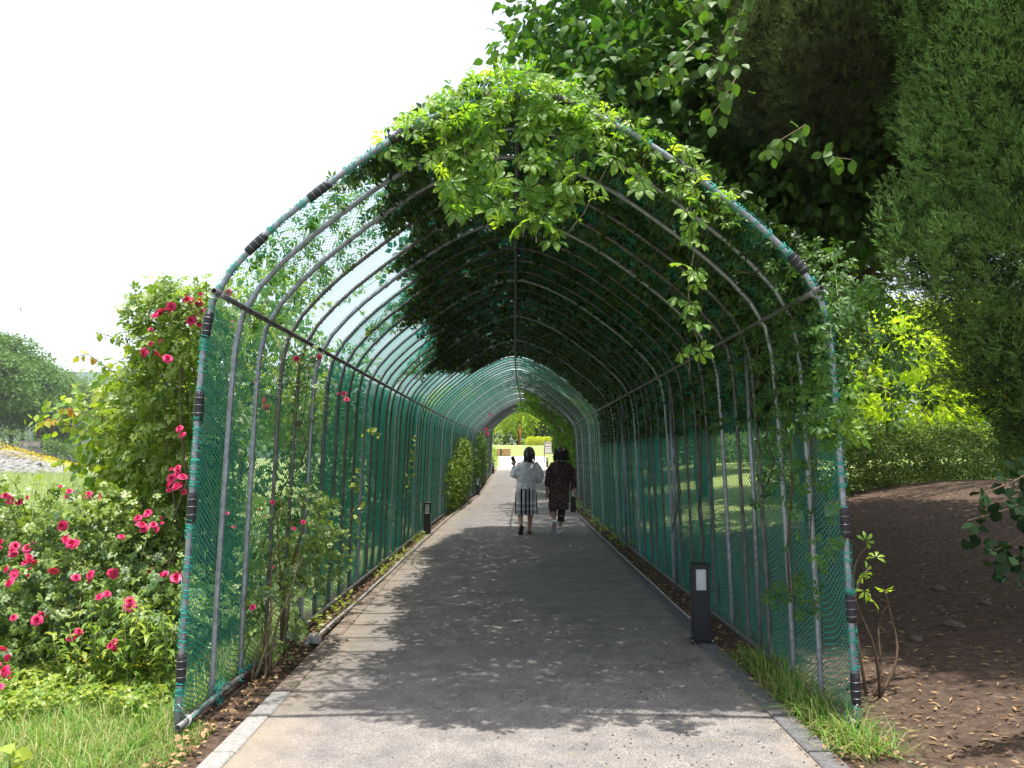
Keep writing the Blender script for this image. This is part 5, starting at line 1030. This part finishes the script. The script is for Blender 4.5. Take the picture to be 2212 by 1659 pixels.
# clover and small weeds
n = 10000; x = RG.uniform(-4.3, -2.0, n); y = RG.uniform(3.1, 5.3, n); keep = fld(np.stack([x, y, 0*x], -1), 3, 33)+(-(x+2.6))*.5 > -.1; x, y = x[keep], y[keep]; n = len(x)
P = np.stack([x, y, H(x, y)+RG.uniform(.03, .13, n)], -1)
tag(leafobj('clover_patch', scatter(P3, P, RG.normal(size=(n, 3))*[1, 1, .2], nrm(RG.normal(size=(n, 3))*.3+[0, -.2, 1]), RG.uniform(.016, .038, n), RG.uniform(.2, .8, n)), M['shrub']), 'clover and low round-leaved weeds in the grass below the rose bush', 'weeds', kind='stuff')
n = 46; X = RG.uniform(120, 330, n); P = np.array([px(a, RG.uniform(1385, 1440), 4.75) for a in X])
tag(leafobj('tiny_flowers', scatter(P5S, P, RG.normal(size=(n, 3)), nrm(RG.normal(size=(n, 3))*.4+[0, -.5, .8]), .008), M['yellow']), 'tiny yellow flowers among the clover below the rose bush', 'flowers', kind='stuff')
wd = tag(empty('tall_weed'), 'clump of upright weeds with long pale leaves in front of the rose bush', 'weed'); m = MB(); Ps, Ds, Ns = [], [], []
for i in range(30):
    X, Yt = random.uniform(110, 400), random.uniform(1290, 1400); y = random.uniform(4.75, 5.1); t_ = px(X, Yt, y); b_ = np.array([t_[0]+random.uniform(-.08, .08), y+.05, 0]); m.tube([b_, (b_+t_)/2+RG.normal(size=3)*.015, t_], [.0045, .0035, .002], 5)
    for q in np.linspace(.2, 1, 17):
        a = random.uniform(0, 6.28); Ps.append(b_+(t_-b_)*q); Ds.append((math.cos(a), math.sin(a), .25-.6*random.random())); Ns.append((-math.cos(a)*.3, -math.sin(a)*.3, 1))
m.build('stem', M['gstem'], wd)['kind'] = 'stuff'; Ps, Ds, Ns = map(np.array, (Ps, Ds, Ns))
leafobj('foliage', scatter(LL, Ps, Ds, Ns, RG.uniform(.07, .12, len(Ps)), RG.uniform(.2, .75, len(Ps))), M['shrub'], wd, kind='stuff')
bw = tag(empty('broad_weed'), 'bright yellow-green broad-leaved weed in the lower left corner', 'weed')
q = np.array([px(X, Y, 3.35) for X, Y in ((10, 1610), (30, 1625), (5, 1640), (40, 1650), (-10, 1620), (20, 1655), (-15, 1640))]); leafobj('leaf', scatter(LO, q, RG.normal(size=q.shape)*[1, 1, .3], nrm(RG.normal(size=q.shape)*.25+[0, -.4, 1]), .085, RG.uniform(.9, 1, len(q))), M['shrub'], bw, kind='stuff')
MB().tube([(float(q[:, 0].mean()), 3.4, -.02), (float(q[:, 0].mean()), 3.38, float(q[:, 2].mean()))], .006, 6).build('stem', M['gstem'], bw)
# creeping plants at the foot of the left wall
n = 420; y = RG.uniform(6.6, 16, n); x = RG.normal(-1.66, .05, n)+cax(y); P = np.stack([x, y, RG.uniform(.02, .11, n)], -1); keep = fld(P, 2.3, 44) > -.1; P = P[keep]; n = len(P)
tag(leafobj('ground_creeper', scatter(LO, P, RG.normal(size=(n, 3))*[1, 1, .3], nrm(RG.normal(size=(n, 3))*.4+[.2, -.3, 1]), RG.uniform(.03, .06, n), RG.uniform(.5, 1, n)), M['shrub']), 'low creeping leaves on the soil strip between conduit and left net', 'creeper', kind='stuff')
n = 260; y = RG.uniform(12, 30, n); x = RG.normal(1.68, .06, n)+cax(y); P = np.stack([x, y, RG.uniform(.02, .2, n)], -1)
tag(leafobj('ground_creeper', scatter(LM, P, RG.normal(size=(n, 3))*[1, 1, .5], nrm(RG.normal(size=(n, 3))*.4+[-.2, -.3, 1]), RG.uniform(.05, .1, n), RG.uniform(.2, .9, n)), M['shrub']), 'green weeds at the foot of the right net past the nearest bollard', 'creeper', kind='stuff')
def flatleaf(n, x, y, z, s, mat, name, label, cat, tpl=LM):
    P = np.stack([x, y, z], -1); D = RG.normal(size=(n, 3))*[1, 1, .12]; tag(leafobj(name, scatter(tpl, P, D, nrm(RG.normal(size=(n, 3))*.35+[0, 0, 1]), s), mat), label, cat, kind='stuff')
n = 2600; y = 3+RG.uniform(0, 1, n)**1.6*18; x = np.where(RG.uniform(size=n) < .5, RG.normal(-1.63, .07, n), RG.normal(1.62, .08, n))+cax(y); x = np.where((x > -1.5) & (x < 1.53), np.sign(x)*1.6, x)
flatleaf(n, x, y, RG.uniform(.006, .03, n), RG.uniform(.015, .045, n), M['dry'], 'leaf_litter', 'dry brown leaves on the narrow soil strips at the feet of both nets', 'leaf litter')
n = 16000; y = 2.6+RG.uniform(0, 1, n)**1.7*14; xr = 1.75+RG.uniform(0, 1, n)**1.1*7; flatleaf(n, xr+cax(y), y, H(xr, y)+.012, RG.uniform(.015, .07, n), M['dry'], 'needle_litter', 'brown needles and fallen leaves on the shaded soil right of the tunnel', 'leaf litter', tpl=leaf_t(.13, .03, -.05, 2))
n = 420; y = 3.0+RG.uniform(0, 1, n)**1.8*24; x = RG.uniform(-1.35, 1.4, n)+cax(y); flatleaf(n, x, y, .004+rise(y), RG.uniform(.006, .018, n), M['meadow'], 'fallen_petals', 'small pale petals scattered on the asphalt', 'petals', tpl=LS)
# dark fallen berries
ib, fb = leaf_t(.5, .0, 0, 2)
oct_v = np.array([(1, 0, 0), (0, 1, 0), (-1, 0, 0), (0, -1, 0), (0, 0, .8), (0, 0, -.5), (.7, .7, 0), (-.7, .7, 0), (-.7, -.7, 0), (.7, -.7, 0)]); oct_f = np.array([(0, 6, 4), (6, 1, 4), (1, 7, 4), (7, 2, 4), (2, 8, 4), (8, 3, 4), (3, 9, 4), (9, 0, 4)])
n = 900; y = 2.8+RG.uniform(0, 1, n)**1.3*7.5; x = np.clip(RG.normal(.75, .55, n), -1.3, 1.4)+cax(y)
M['berry'] = m_plain('dark_berry', (.012, .008, .012), .6)
tag(leafobj('fallen_berries', scatter((oct_v, oct_f), np.stack([x, y, 0*x+.002], -1), RG.normal(size=(n, 3))*[1, 1, 0], np.tile([0, 0, 1.], (n, 1)), RG.uniform(.003, .0065, n)), M['berry']), 'dark crushed berries dotted over the right half of the asphalt', 'berries', kind='stuff')
for X, Y, y, s, lab in ((1728, 1655, 3.75, .022, 'pale pebble on the right kerb at the bottom edge'), (1350+1106-1106+0, 0, 0, 0, ''), (1865+100, 1640, 3.9, .014, 'flat white pebble on the bare soil in the lower right'), (1830, 1395, 0, 0, '')):
    if not s: continue
    p = px(X, Y, y); z = float(H(p[0]-cax(p[1]), p[1])) if p[0] > 1.7 else .012
    p = px(X, Y, y); o = link('pebble', RM[0], None, (float(p[0]), y, z+s*.4)); o.scale = (s, s, s*.9); tag(o, lab, 'pebble')
st_ = [(1980, 1410, 5.9, .07, 'low half-buried stone on the soil behind the right post'), (2060, 1395, 6.1, .09, 'larger half-buried stone on the shaded bank'), (2030, 1315, 7.3, .08, 'farthest half-buried stone on the shaded bank'), (2130, 1330, 6.6, .07, 'half-buried stone nearest the right border'), (1900, 1440, 5.6, .05, 'small stone beside the sapling stems')]
sm_ = RM[1].copy(); sm_.materials.clear(); sm_.materials.append(M['stone'])
for X, Y, y, s, lab in st_:
    p = px(X, Y, y); o = link('field_stone', sm_, None, (float(p[0]), y, float(H(p[0]-cax(y), y))+.1*s)); o.scale = (s, s*.8, s*.6); o.rotation_euler = (0, 0, random.uniform(0, 6)); tag(o, lab, 'stone')
n = 120; y = RG.uniform(6, 15, n); xr = RG.uniform(2.3, 8, n)
M['cone'] = m_plain('pine_cone', (.06, .035, .022), .8)
tag(leafobj('fallen_cones', scatter((oct_v*[1, 1, 1.2], oct_f), np.stack([xr+cax(y), y, H(xr, y)+.015], -1), RG.normal(size=(n, 3))*[1, 1, 0], np.tile([0, 0, 1.], (n, 1)), RG.uniform(.014, .026, n)), M['cone']), 'dark pine cones lying on the brown bank at the right', 'cones', kind='stuff')
# ------------------------------------------------------------------ the two women
M['skin'] = m_plain('skin', (.42, .25, .17), .5, 0, .06, 12, .4)
M['hair'] = m_plain('black_hair', (.012, .009, .009), .38, 0, .4, 60, .5, .6, stretch=(6, 6, .6))
M['knit'] = m_plain('pale_knit', (.72, .70, .78), .9, 0, .08, 40, .2, .4)
M['legging'] = m_plain('brown_leggings', (.045, .032, .034), .8, 0, .1, 40, .2)
M['shoe_w'] = m_plain('white_trainer', (.62, .64, .68), .6, 0, .06, 20)
M['shoe_b'] = m_plain('brown_sandal', (.16, .075, .05), .6, 0, .2, 30)
M['sole'] = m_plain('grey_sole', (.40, .41, .43), .7, 0, .15, 60)
M['navy'] = m_plain('navy_trim', (.03, .03, .07), .8)
def m_plaid():
    m, n, o = newmat('plaid_skirt'); p = prin(n, .9, 0, .15); tc = N(n, 'ShaderNodeTexCoord'); sp = N(n, 'ShaderNodeSeparateXYZ'); n.links.new(tc.outputs['Object'], sp.inputs[0])
    def band(src, stops):
        mr = N(n, 'ShaderNodeMapRange'); mr.inputs[1].default_value = -.25; mr.inputs[2].default_value = .25; n.links.new(src, mr.inputs[0]); r = ramp(n, stops, mr.outputs[0]); r.color_ramp.interpolation = 'CONSTANT'; return r
    f = lambda v: (v+.25)/.5
    W, K, Gy, L_ = (.62, .61, .62), (.012, .012, .018), (.30, .30, .34), (.46, .45, .48)
    vx = band(sp.outputs[0], [(0, L_), (f(-.212), K), (f(-.185), L_), (f(-.105), K), (f(-.068), W), (f(-.055), Gy), (f(-.020), K), (f(.012), W), (f(.022), Gy), (f(.045), K), (f(.075), W), (f(.10), Gy), (f(.15), W), (f(.19), K), (f(.215), W)])
    mr = N(n, 'ShaderNodeMapRange'); mr.inputs[1].default_value = .36; mr.inputs[2].default_value = .90; n.links.new(sp.outputs[2], mr.inputs[0]); h = lambda v: (v-.36)/.54
    hz = ramp(n, [(0, (1.25,)*3), (h(.40), (.62,)*3), (h(.45), (1.25,)*3), (h(.50), (.7,)*3), (h(.56), (1.3,)*3), (h(.61), (.85,)*3), (h(.80), (1.2,)*3)], mr.outputs[0]); hz.color_ramp.interpolation = 'CONSTANT'
    mu = N(n, 'ShaderNodeMix', data_type='RGBA', blend_type='MULTIPLY'); mu.inputs[0].default_value = 1; n.links.new(vx.outputs[0], mu.inputs[6]); n.links.new(hz.outputs[0], mu.inputs[7]); n.links.new(mu.outputs[2], p.inputs['Base Color']); n.links.new(p.outputs[0], o.inputs[0]); return m
M['plaid'] = m_plaid()
def m_print():
    m, n, o = newmat('printed_dress'); p = prin(n, .8, 0, .2); tc = N(n, 'ShaderNodeTexCoord'); nz = N(n, 'ShaderNodeTexNoise'); nz.inputs['Scale'].default_value = 46; nz.inputs['Detail'].default_value = 3; nz.inputs['Distortion'].default_value = 1.2; n.links.new(tc.outputs['Object'], nz.inputs['Vector'])
    r = ramp(n, [(0, (.022, .014, .020)), (.53, (.03, .018, .024)), (.57, (.16, .075, .075)), (.62, (.30, .22, .2)), (.66, (.05, .025, .03))], nz.outputs[0]); n.links.new(r.outputs[0], p.inputs['Base Color']); n.links.new(p.outputs[0], o.inputs[0]); return m
M['print'] = m_print()
def remesh(o, vox, smooth=2):
    r = o.modifiers.new('remesh', 'REMESH'); r.mode = 'VOXEL'; r.voxel_size = vox; r.use_smooth_shade = True
    s = o.modifiers.new('smooth', 'SMOOTH'); s.iterations = smooth; s.factor = .5
def hand(m, wrist, d, up, curl=.5, side=1, s=1.0):
    """palm, four unequal fingers and a thumb leaving the side of the palm"""
    d = nrm(np.array(d, float)); up = nrm(np.array(up, float)); x = nrm(np.cross(d, up))*side; up = nrm(np.cross(x, d))*side; w_ = np.array(wrist, float)
    m.tube([w_, w_+d*.03*s, w_+d*.06*s, w_+d*.085*s], [.020*s, .030*s, .036*s, .030*s], 10, sq=.5)
    for k, L in enumerate((.060, .068, .064, .050)):
        b = w_+d*.075*s+x*(.028-.0185*k)*s; p = [b]; dd = d.copy()
        for j in range(3): dd = nrm(dd-up*curl*.55); p.append(p[-1]+dd*L*s/3*1.1)
        m.tube(p, [.0092*s, .0088*s, .008*s, .0065*s], 7)
    b = w_+d*.028*s+x*.026*s; m.tube([b, b+(x*.7+d*.7)*.028*s, b+(x*.6+d*.9)*.05*s-up*curl*.02, b+(x*.4+d)*.066*s-up*curl*.035], [.012*s, .011*s, .0095*s, .007*s], 7)
def head(m, c, tilt=0, turn=0):
    c = np.array(c, float); R = Matrix.Rotation(turn, 3, 'Z')@Matrix.Rotation(tilt, 3, 'X'); R = np.array(R); T = lambda p: c+R@np.array(p)
    m.ell(c, (.072, .088, .105), 18, 14, rot=R); m.ell(T((0, .03, -.05)), (.052, .055, .062), 14, 10, rot=R)          # skull, jaw
    m.tube([T((0, .082, .02)), T((0, .104, -.018)), T((0, .088, -.028))], [.009, .015, .012], 7)                        # nose
    m.tube([T((-.026, .086, -.055)), T((0, .094, -.055)), T((.026, .086, -.055))], [.005, .009, .005], 6)              # mouth
    for s in (-1, 1):
        m.ell(T((s*.075, -.005, -.01)), (.012, .022, .034), 8, 6, rot=R); m.ell(T((s*.03, .078, .0)), (.014, .01, .01), 8, 6, rot=R); m.tube([T((s*.012, .088, .022)), T((s*.046, .077, .024))], .005, 5)
def finish(o, amp, f, seed):
    me = o.data; n = len(me.vertices); co = np.zeros(n*3, np.float32); me.vertices.foreach_get('co', co); co = co.reshape(-1, 3); co += (amp*np.stack([fld(co, f, seed), fld(co, f, seed+1), fld(co, f, seed+2)*.3], -1)).astype(np.float32); me.vertices.foreach_set('co', co.ravel()); me.update()
def shoe(root, name, mat, heel, d, up, solem, L=.235, w=.042):
    """heel point under the ankle, d = heel to toe, up = top of the foot"""
    heel = np.array(heel, float); d = nrm(np.array(d, float)); x = nrm(np.cross(d, np.array(up, float))); u = np.cross(x, d)
    prof_ = [(0, .6, .018), (.03, .85, .045), (.10, .85, .055), (.28, .88, .05), (.5, .95, .038), (.72, 1.1, .028), (.9, .95, .02), (1, .45, .008)]
    V = []
    for (t, ww, hh) in prof_:
        for j in range(12):
            q = 2*PI*j/12; V.append(heel+d*L*t+x*w*ww*math.cos(q)+u*(.014+hh*.5+hh*.55*math.sin(q)+(.0)))
    F = [(i*12+j, i*12+(j+1) % 12, (i+1)*12+(j+1) % 12, (i+1)*12+j) for i in range(7) for j in range(12)]+[tuple(range(11, -1, -1)), tuple(84+j for j in range(12))]
    o = link(name, mesh(name, V, F, mat), root)
    V = []
    out = [(0, .5), (.02, .8), (.15, .88), (.4, .82), (.6, 1.0), (.75, 1.12), (.9, .95), (1.0, .5)]
    ring = [(t, w_) for t, w_ in out]+[(t, -w_) for t, w_ in out[::-1]]
    for z in (-.002, .016): V += [heel+d*(L*1.03*t-.003)+x*w*w_*1.06+u*z for t, w_ in ring]
    n = len(ring); F = [tuple(range(n-1, -1, -1)), tuple(range(n, 2*n))]+[(i, (i+1) % n, n+(i+1) % n, n+i) for i in range(n)]
    s = link('sole', mesh('sole', V, F, solem, False), o); return o
def leg(m, hip, knee, ankle, heel=None, t=1.0, ball=None):
    hip, knee, ankle = map(lambda a: np.array(a, float), (hip, knee, ankle)); P = [hip, hip*.5+knee*.5, knee, knee*.68+ankle*.32+np.array([0, -.012, 0]), knee*.3+ankle*.7, ankle]
    m.tube(P, [.085*t, .070*t, .052*t, .056*t, .038*t, .032*t], 12)
    if ball is not None: b = np.array(ball, float); m.tube([ankle, ankle*.6+b*.4, b], [.033*t, .032*t, .022*t], 10)
def woman1():
    r = tag(empty('person', (.262, 14.85, 0)), 'woman in a loose pale top and black and white plaid skirt holding up a phone', 'person'); m = MB()
    m.loft([(0, 0, .74, .12, .09), (0, 0, .80, .165, .115), (0, 0, .90, .165, .12), (.01, 0, 1.0, .135, .10), (.02, 0, 1.12, .145, .105), (.03, 0, 1.24, .165, .10), (.035, 0, 1.31, .15, .08), (.04, 0, 1.345, .07, .06)], 18)
    m.tube([(.04, -.005, 1.30), (.05, .005, 1.38), (.055, .015, 1.44)], [.055, .046, .05], 12); head(m, (.062, .03, 1.495), -.12, -.05)
    m.tube([(-.115, 0, 1.30), (-.175, -.01, 1.20), (-.215, -.02, 1.08), (-.225, .05, 1.12), (-.225, .13, 1.22), (-.222, .165, 1.265)], [.05, .043, .037, .036, .028, .021], 10); hand(m, (-.222, .165, 1.26), (-.05, .12, .9), (.2, -1, 0), .9, -1)
    m.tube([(.19, 0, 1.30), (.245, -.02, 1.16), (.285, -.03, 1.03), (.22, .08, 1.02), (.12, .2, 1.04)], [.05, .043, .037, .034, .024], 10); hand(m, (.12, .2, 1.04), (-.9, .3, .1), (0, .3, 1), .7, 1)
    leg(m, (-.085, 0, .80), (-.112, .02, .44), (-.095, -.16, .165), ball=(-.115, -.10, .06)); leg(m, (.09, 0, .80), (.088, .06, .44), (.062, .05, .085), ball=(.06, .17, .035))
    b = m.build('body', M['skin'], r); remesh(b, .0065)
    t = MB(); t.loft([(.0, 0, .845, .175, .135), (0, 0, .90, .19, .145), (.005, 0, .95, .165, .125), (.01, -.01, 1.03, .20, .14), (.02, -.01, 1.15, .215, .14), (.03, -.01, 1.26, .19, .125), (.04, 0, 1.33, .135, .095), (.045, 0, 1.365, .075, .065)], 24, fold=.02)
    t.tube([(-.07, 0, 1.30), (-.165, -.02, 1.18), (-.21, -.03, 1.06), (-.235, .03, 1.085), (-.235, .10, 1.17), (-.228, .14, 1.225)], [.07, .085, .075, .062, .05, .036], 14)
    t.tube([(.15, 0, 1.30), (.22, -.03, 1.17), (.275, -.03, 1.03), (.23, .06, 1.0), (.16, .15, 1.02)], [.07, .09, .075, .06, .045], 14); o = t.build('top', M['knit'], r)
    remesh(o, .012, 1); d = o.modifiers.new('folds', 'DISPLACE'); tx = bpy.data.textures.new('folds', 'CLOUDS'); tx.noise_scale = .09; d.texture = tx; d.strength = .06; d.mid_level = .5
    s = MB(); s.loft([(0, 0, .372, .213, .155), (0, 0, .40, .212, .155), (0, 0, .5, .21, .155), (0, 0, .62, .208, .153), (0, 0, .75, .2, .148), (0, 0, .84, .18, .135), (0, 0, .88, .165, .125)], 48, fold=0)
    V = s.V[0]; a = np.arctan2(V[:, 1], V[:, 0]); f = 1+.035*np.sin(a*7+1)*(.9-V[:, 2])*1.6; V[:, 0] *= f; V[:, 1] *= f; s.build('skirt', M['plaid'], r)
    h = MB(); h.ell((.062, .002, 1.515), (.100, .104, .112), 26, 18); h.tube([(.062, -.05, 1.52), (.064, -.075, 1.42), (.07, -.075, 1.335)], [.075, .062, .03], 16, sq=1.15)
    for i in range(46):
        a = random.uniform(PI*.95, PI*2.05); x0, y0 = .062+.098*math.cos(a), .0+.095*math.sin(a); L = random.uniform(.15, .23); h.tube([(x0, y0, 1.53), (x0*1.02, y0-.01, 1.45), (x0+random.gauss(0, .008), y0-.012, 1.53-L)], [.012, .011, .003], 5)
    h.ell((.064, -.093, 1.505), (.040, .02, .045), 12, 8)
    h.build('hair', M['hair'], r)
    shoe(r, 'shoe', M['shoe_b'], (-.082, -.215, .155), (-.10, .42, -.62), (0, .6, .4), M['sole'] and M['legging']); shoe(r, 'shoe', M['shoe_b'], (.062, 0, .004), (.02, 1, 0), (0, 0, 1), M['legging'])
    p = tag(empty('smartphone', (.262-.222-.012, 14.85+.165+.03, 1.375)), 'dark phone held up in the left hand of the woman in the pale top', 'phone'); p.rotation_euler = (.1, -.42, .2)
    MB().box(-.034, .034, -.004, .004, -.07, .07, bev=.0015).build('case', M['phone'], p, smooth=False); MB().box(-.030, .030, .0042, .0055, -.064, .064).build('screen', M['phone'], p, smooth=False); MB().box(.008, .026, -.0062, -.0045, .038, .058).build('camera_bump', M['black'], p, smooth=False)
def woman2():
    r = tag(empty('person', (.885, 14.9, 0)), 'woman with a dark bob in a dark printed tunic, leggings and white trainers', 'person'); m = MB()
    m.loft([(0, 0, .74, .12, .09), (0, 0, .80, .165, .12), (0, 0, .90, .17, .125), (.01, 0, 1.0, .15, .11), (.02, 0, 1.12, .155, .11), (.03, 0, 1.24, .17, .105), (.035, 0, 1.31, .15, .085), (.04, 0, 1.345, .07, .06)], 18)
    m.tube([(.038, -.005, 1.30), (.04, .005, 1.38), (.04, .015, 1.44)], [.055, .048, .05], 12); head(m, (.04, .03, 1.49), .02, .05)
    m.tube([(-.125, 0, 1.30), (-.185, -.01, 1.15), (-.21, -.02, 1.0), (-.225, 0, .86), (-.228, .02, .76)], [.05, .044, .038, .032, .023], 10); hand(m, (-.228, .02, .765), (.02, .05, -1), (1, .1, 0), .5, 1)
    m.tube([(.20, 0, 1.30), (.24, -.03, 1.15), (.262, -.05, 1.0), (.275, -.05, .86), (.295, -.06, .745)], [.05, .044, .038, .032, .023], 10); hand(m, (.295, -.06, .75), (.38, -.05, -.9), (-1, .2, -.2), .25, -1)
    leg(m, (-.08, 0, .80), (-.122, .02, .46), (-.105, -.21, .235), t=1.05, ball=(-.115, -.20, .12)); leg(m, (.085, 0, .80), (.055, .09, .45), (.018, .09, .085), t=1.05, ball=(.018, .20, .035))
    b = m.build('body', M['skin'], r); remesh(b, .0065)
    g = MB(); P = lambda a, b, q: tuple(np.array(a)*(1-q)+np.array(b)*q)
    g.tube([(-.08, 0, .72), P((-.08, 0, .8), (-.122, .02, .46), .6), (-.122, .02, .46), P((-.122, .02, .46), (-.105, -.21, .235), .36)], [.10, .085, .068, .066], 14)
    g.tube([(.085, 0, .72), P((.085, 0, .8), (.055, .09, .45), .6), (.055, .09, .45), P((.055, .09, .45), (.018, .09, .085), .35), P((.055, .09, .45), (.018, .09, .085), .62)], [.10, .085, .07, .068, .062], 14); g.build('leggings', M['legging'], r)
    t = MB(); t.loft([(-.012, 0, .455, .188, .145), (-.01, 0, .55, .192, .15), (-.008, 0, .7, .192, .15), (0, 0, .85, .19, .145), (.01, 0, 1.0, .182, .13), (.02, -.01, 1.15, .19, .13), (.03, -.01, 1.26, .185, .12), (.038, 0, 1.325, .135, .095), (.04, 0, 1.355, .075, .065)], 28, fold=.012)
    t.tube([(-.08, 0, 1.30), (-.18, -.01, 1.17), (-.212, -.02, 1.0), (-.225, -.01, .885)], [.07, .068, .06, .055], 14); t.tube([(.16, 0, 1.30), (.236, -.03, 1.17), (.264, -.05, 1.0), (.276, -.05, .845)], [.07, .068, .06, .06], 14)
    o = t.build('tunic', M['print'], r); remesh(o, .012, 1); d = o.modifiers.new('folds', 'DISPLACE'); tx = bpy.data.textures.new('folds2', 'CLOUDS'); tx.noise_scale = .12; d.texture = tx; d.strength = .02
    MB().tube([(.04+.078*math.cos(a), .07*math.sin(a)-.004, 1.362) for a in np.linspace(0, 2*PI, 17)], .008, 6, cap=False).build('collar', M['white'], r)
    h = MB(); h.ell((.04, -.005, 1.505), (.118, .112, .112), 26, 18); h.ell((.04, -.02, 1.44), (.132, .10, .085), 24, 14)
    for i in range(150):
        a = random.uniform(PI*.8, PI*2.2); zz = random.uniform(1.375, 1.55); rr = .122+.018*(zz < 1.48); x0, y0 = .04+rr*math.cos(a), -.012+rr*.88*math.sin(a); h.tube([(x0*.9+.004, y0*.9, zz+.04), (x0+random.gauss(0, .006), y0+random.gauss(0, .006), zz), (x0+random.gauss(0, .02), y0+random.gauss(0, .012), zz-random.uniform(.02, .045))], [.014, .012, .003], 5)
    h.build('hair', M['hair'], r)
    shoe(r, 'trainer', M['shoe_w'], (-.098, -.245, .235), (-.08, .32, -.72), (0, .7, .35), M['sole'], .25, .046); shoe(r, 'trainer', M['shoe_w'], (.018, .035, .004), (.03, 1, 0), (0, 0, 1), M['sole'], .25, .044)
    for c in ((.018, .085, .10), (-.106, -.22, .25)):
        MB().tube([(c[0], c[1], c[2]-.02), (c[0], c[1], c[2]+.03)], [.041, .039], 12).build('sock', M['shoe_w'], r)
woman1(); woman2()
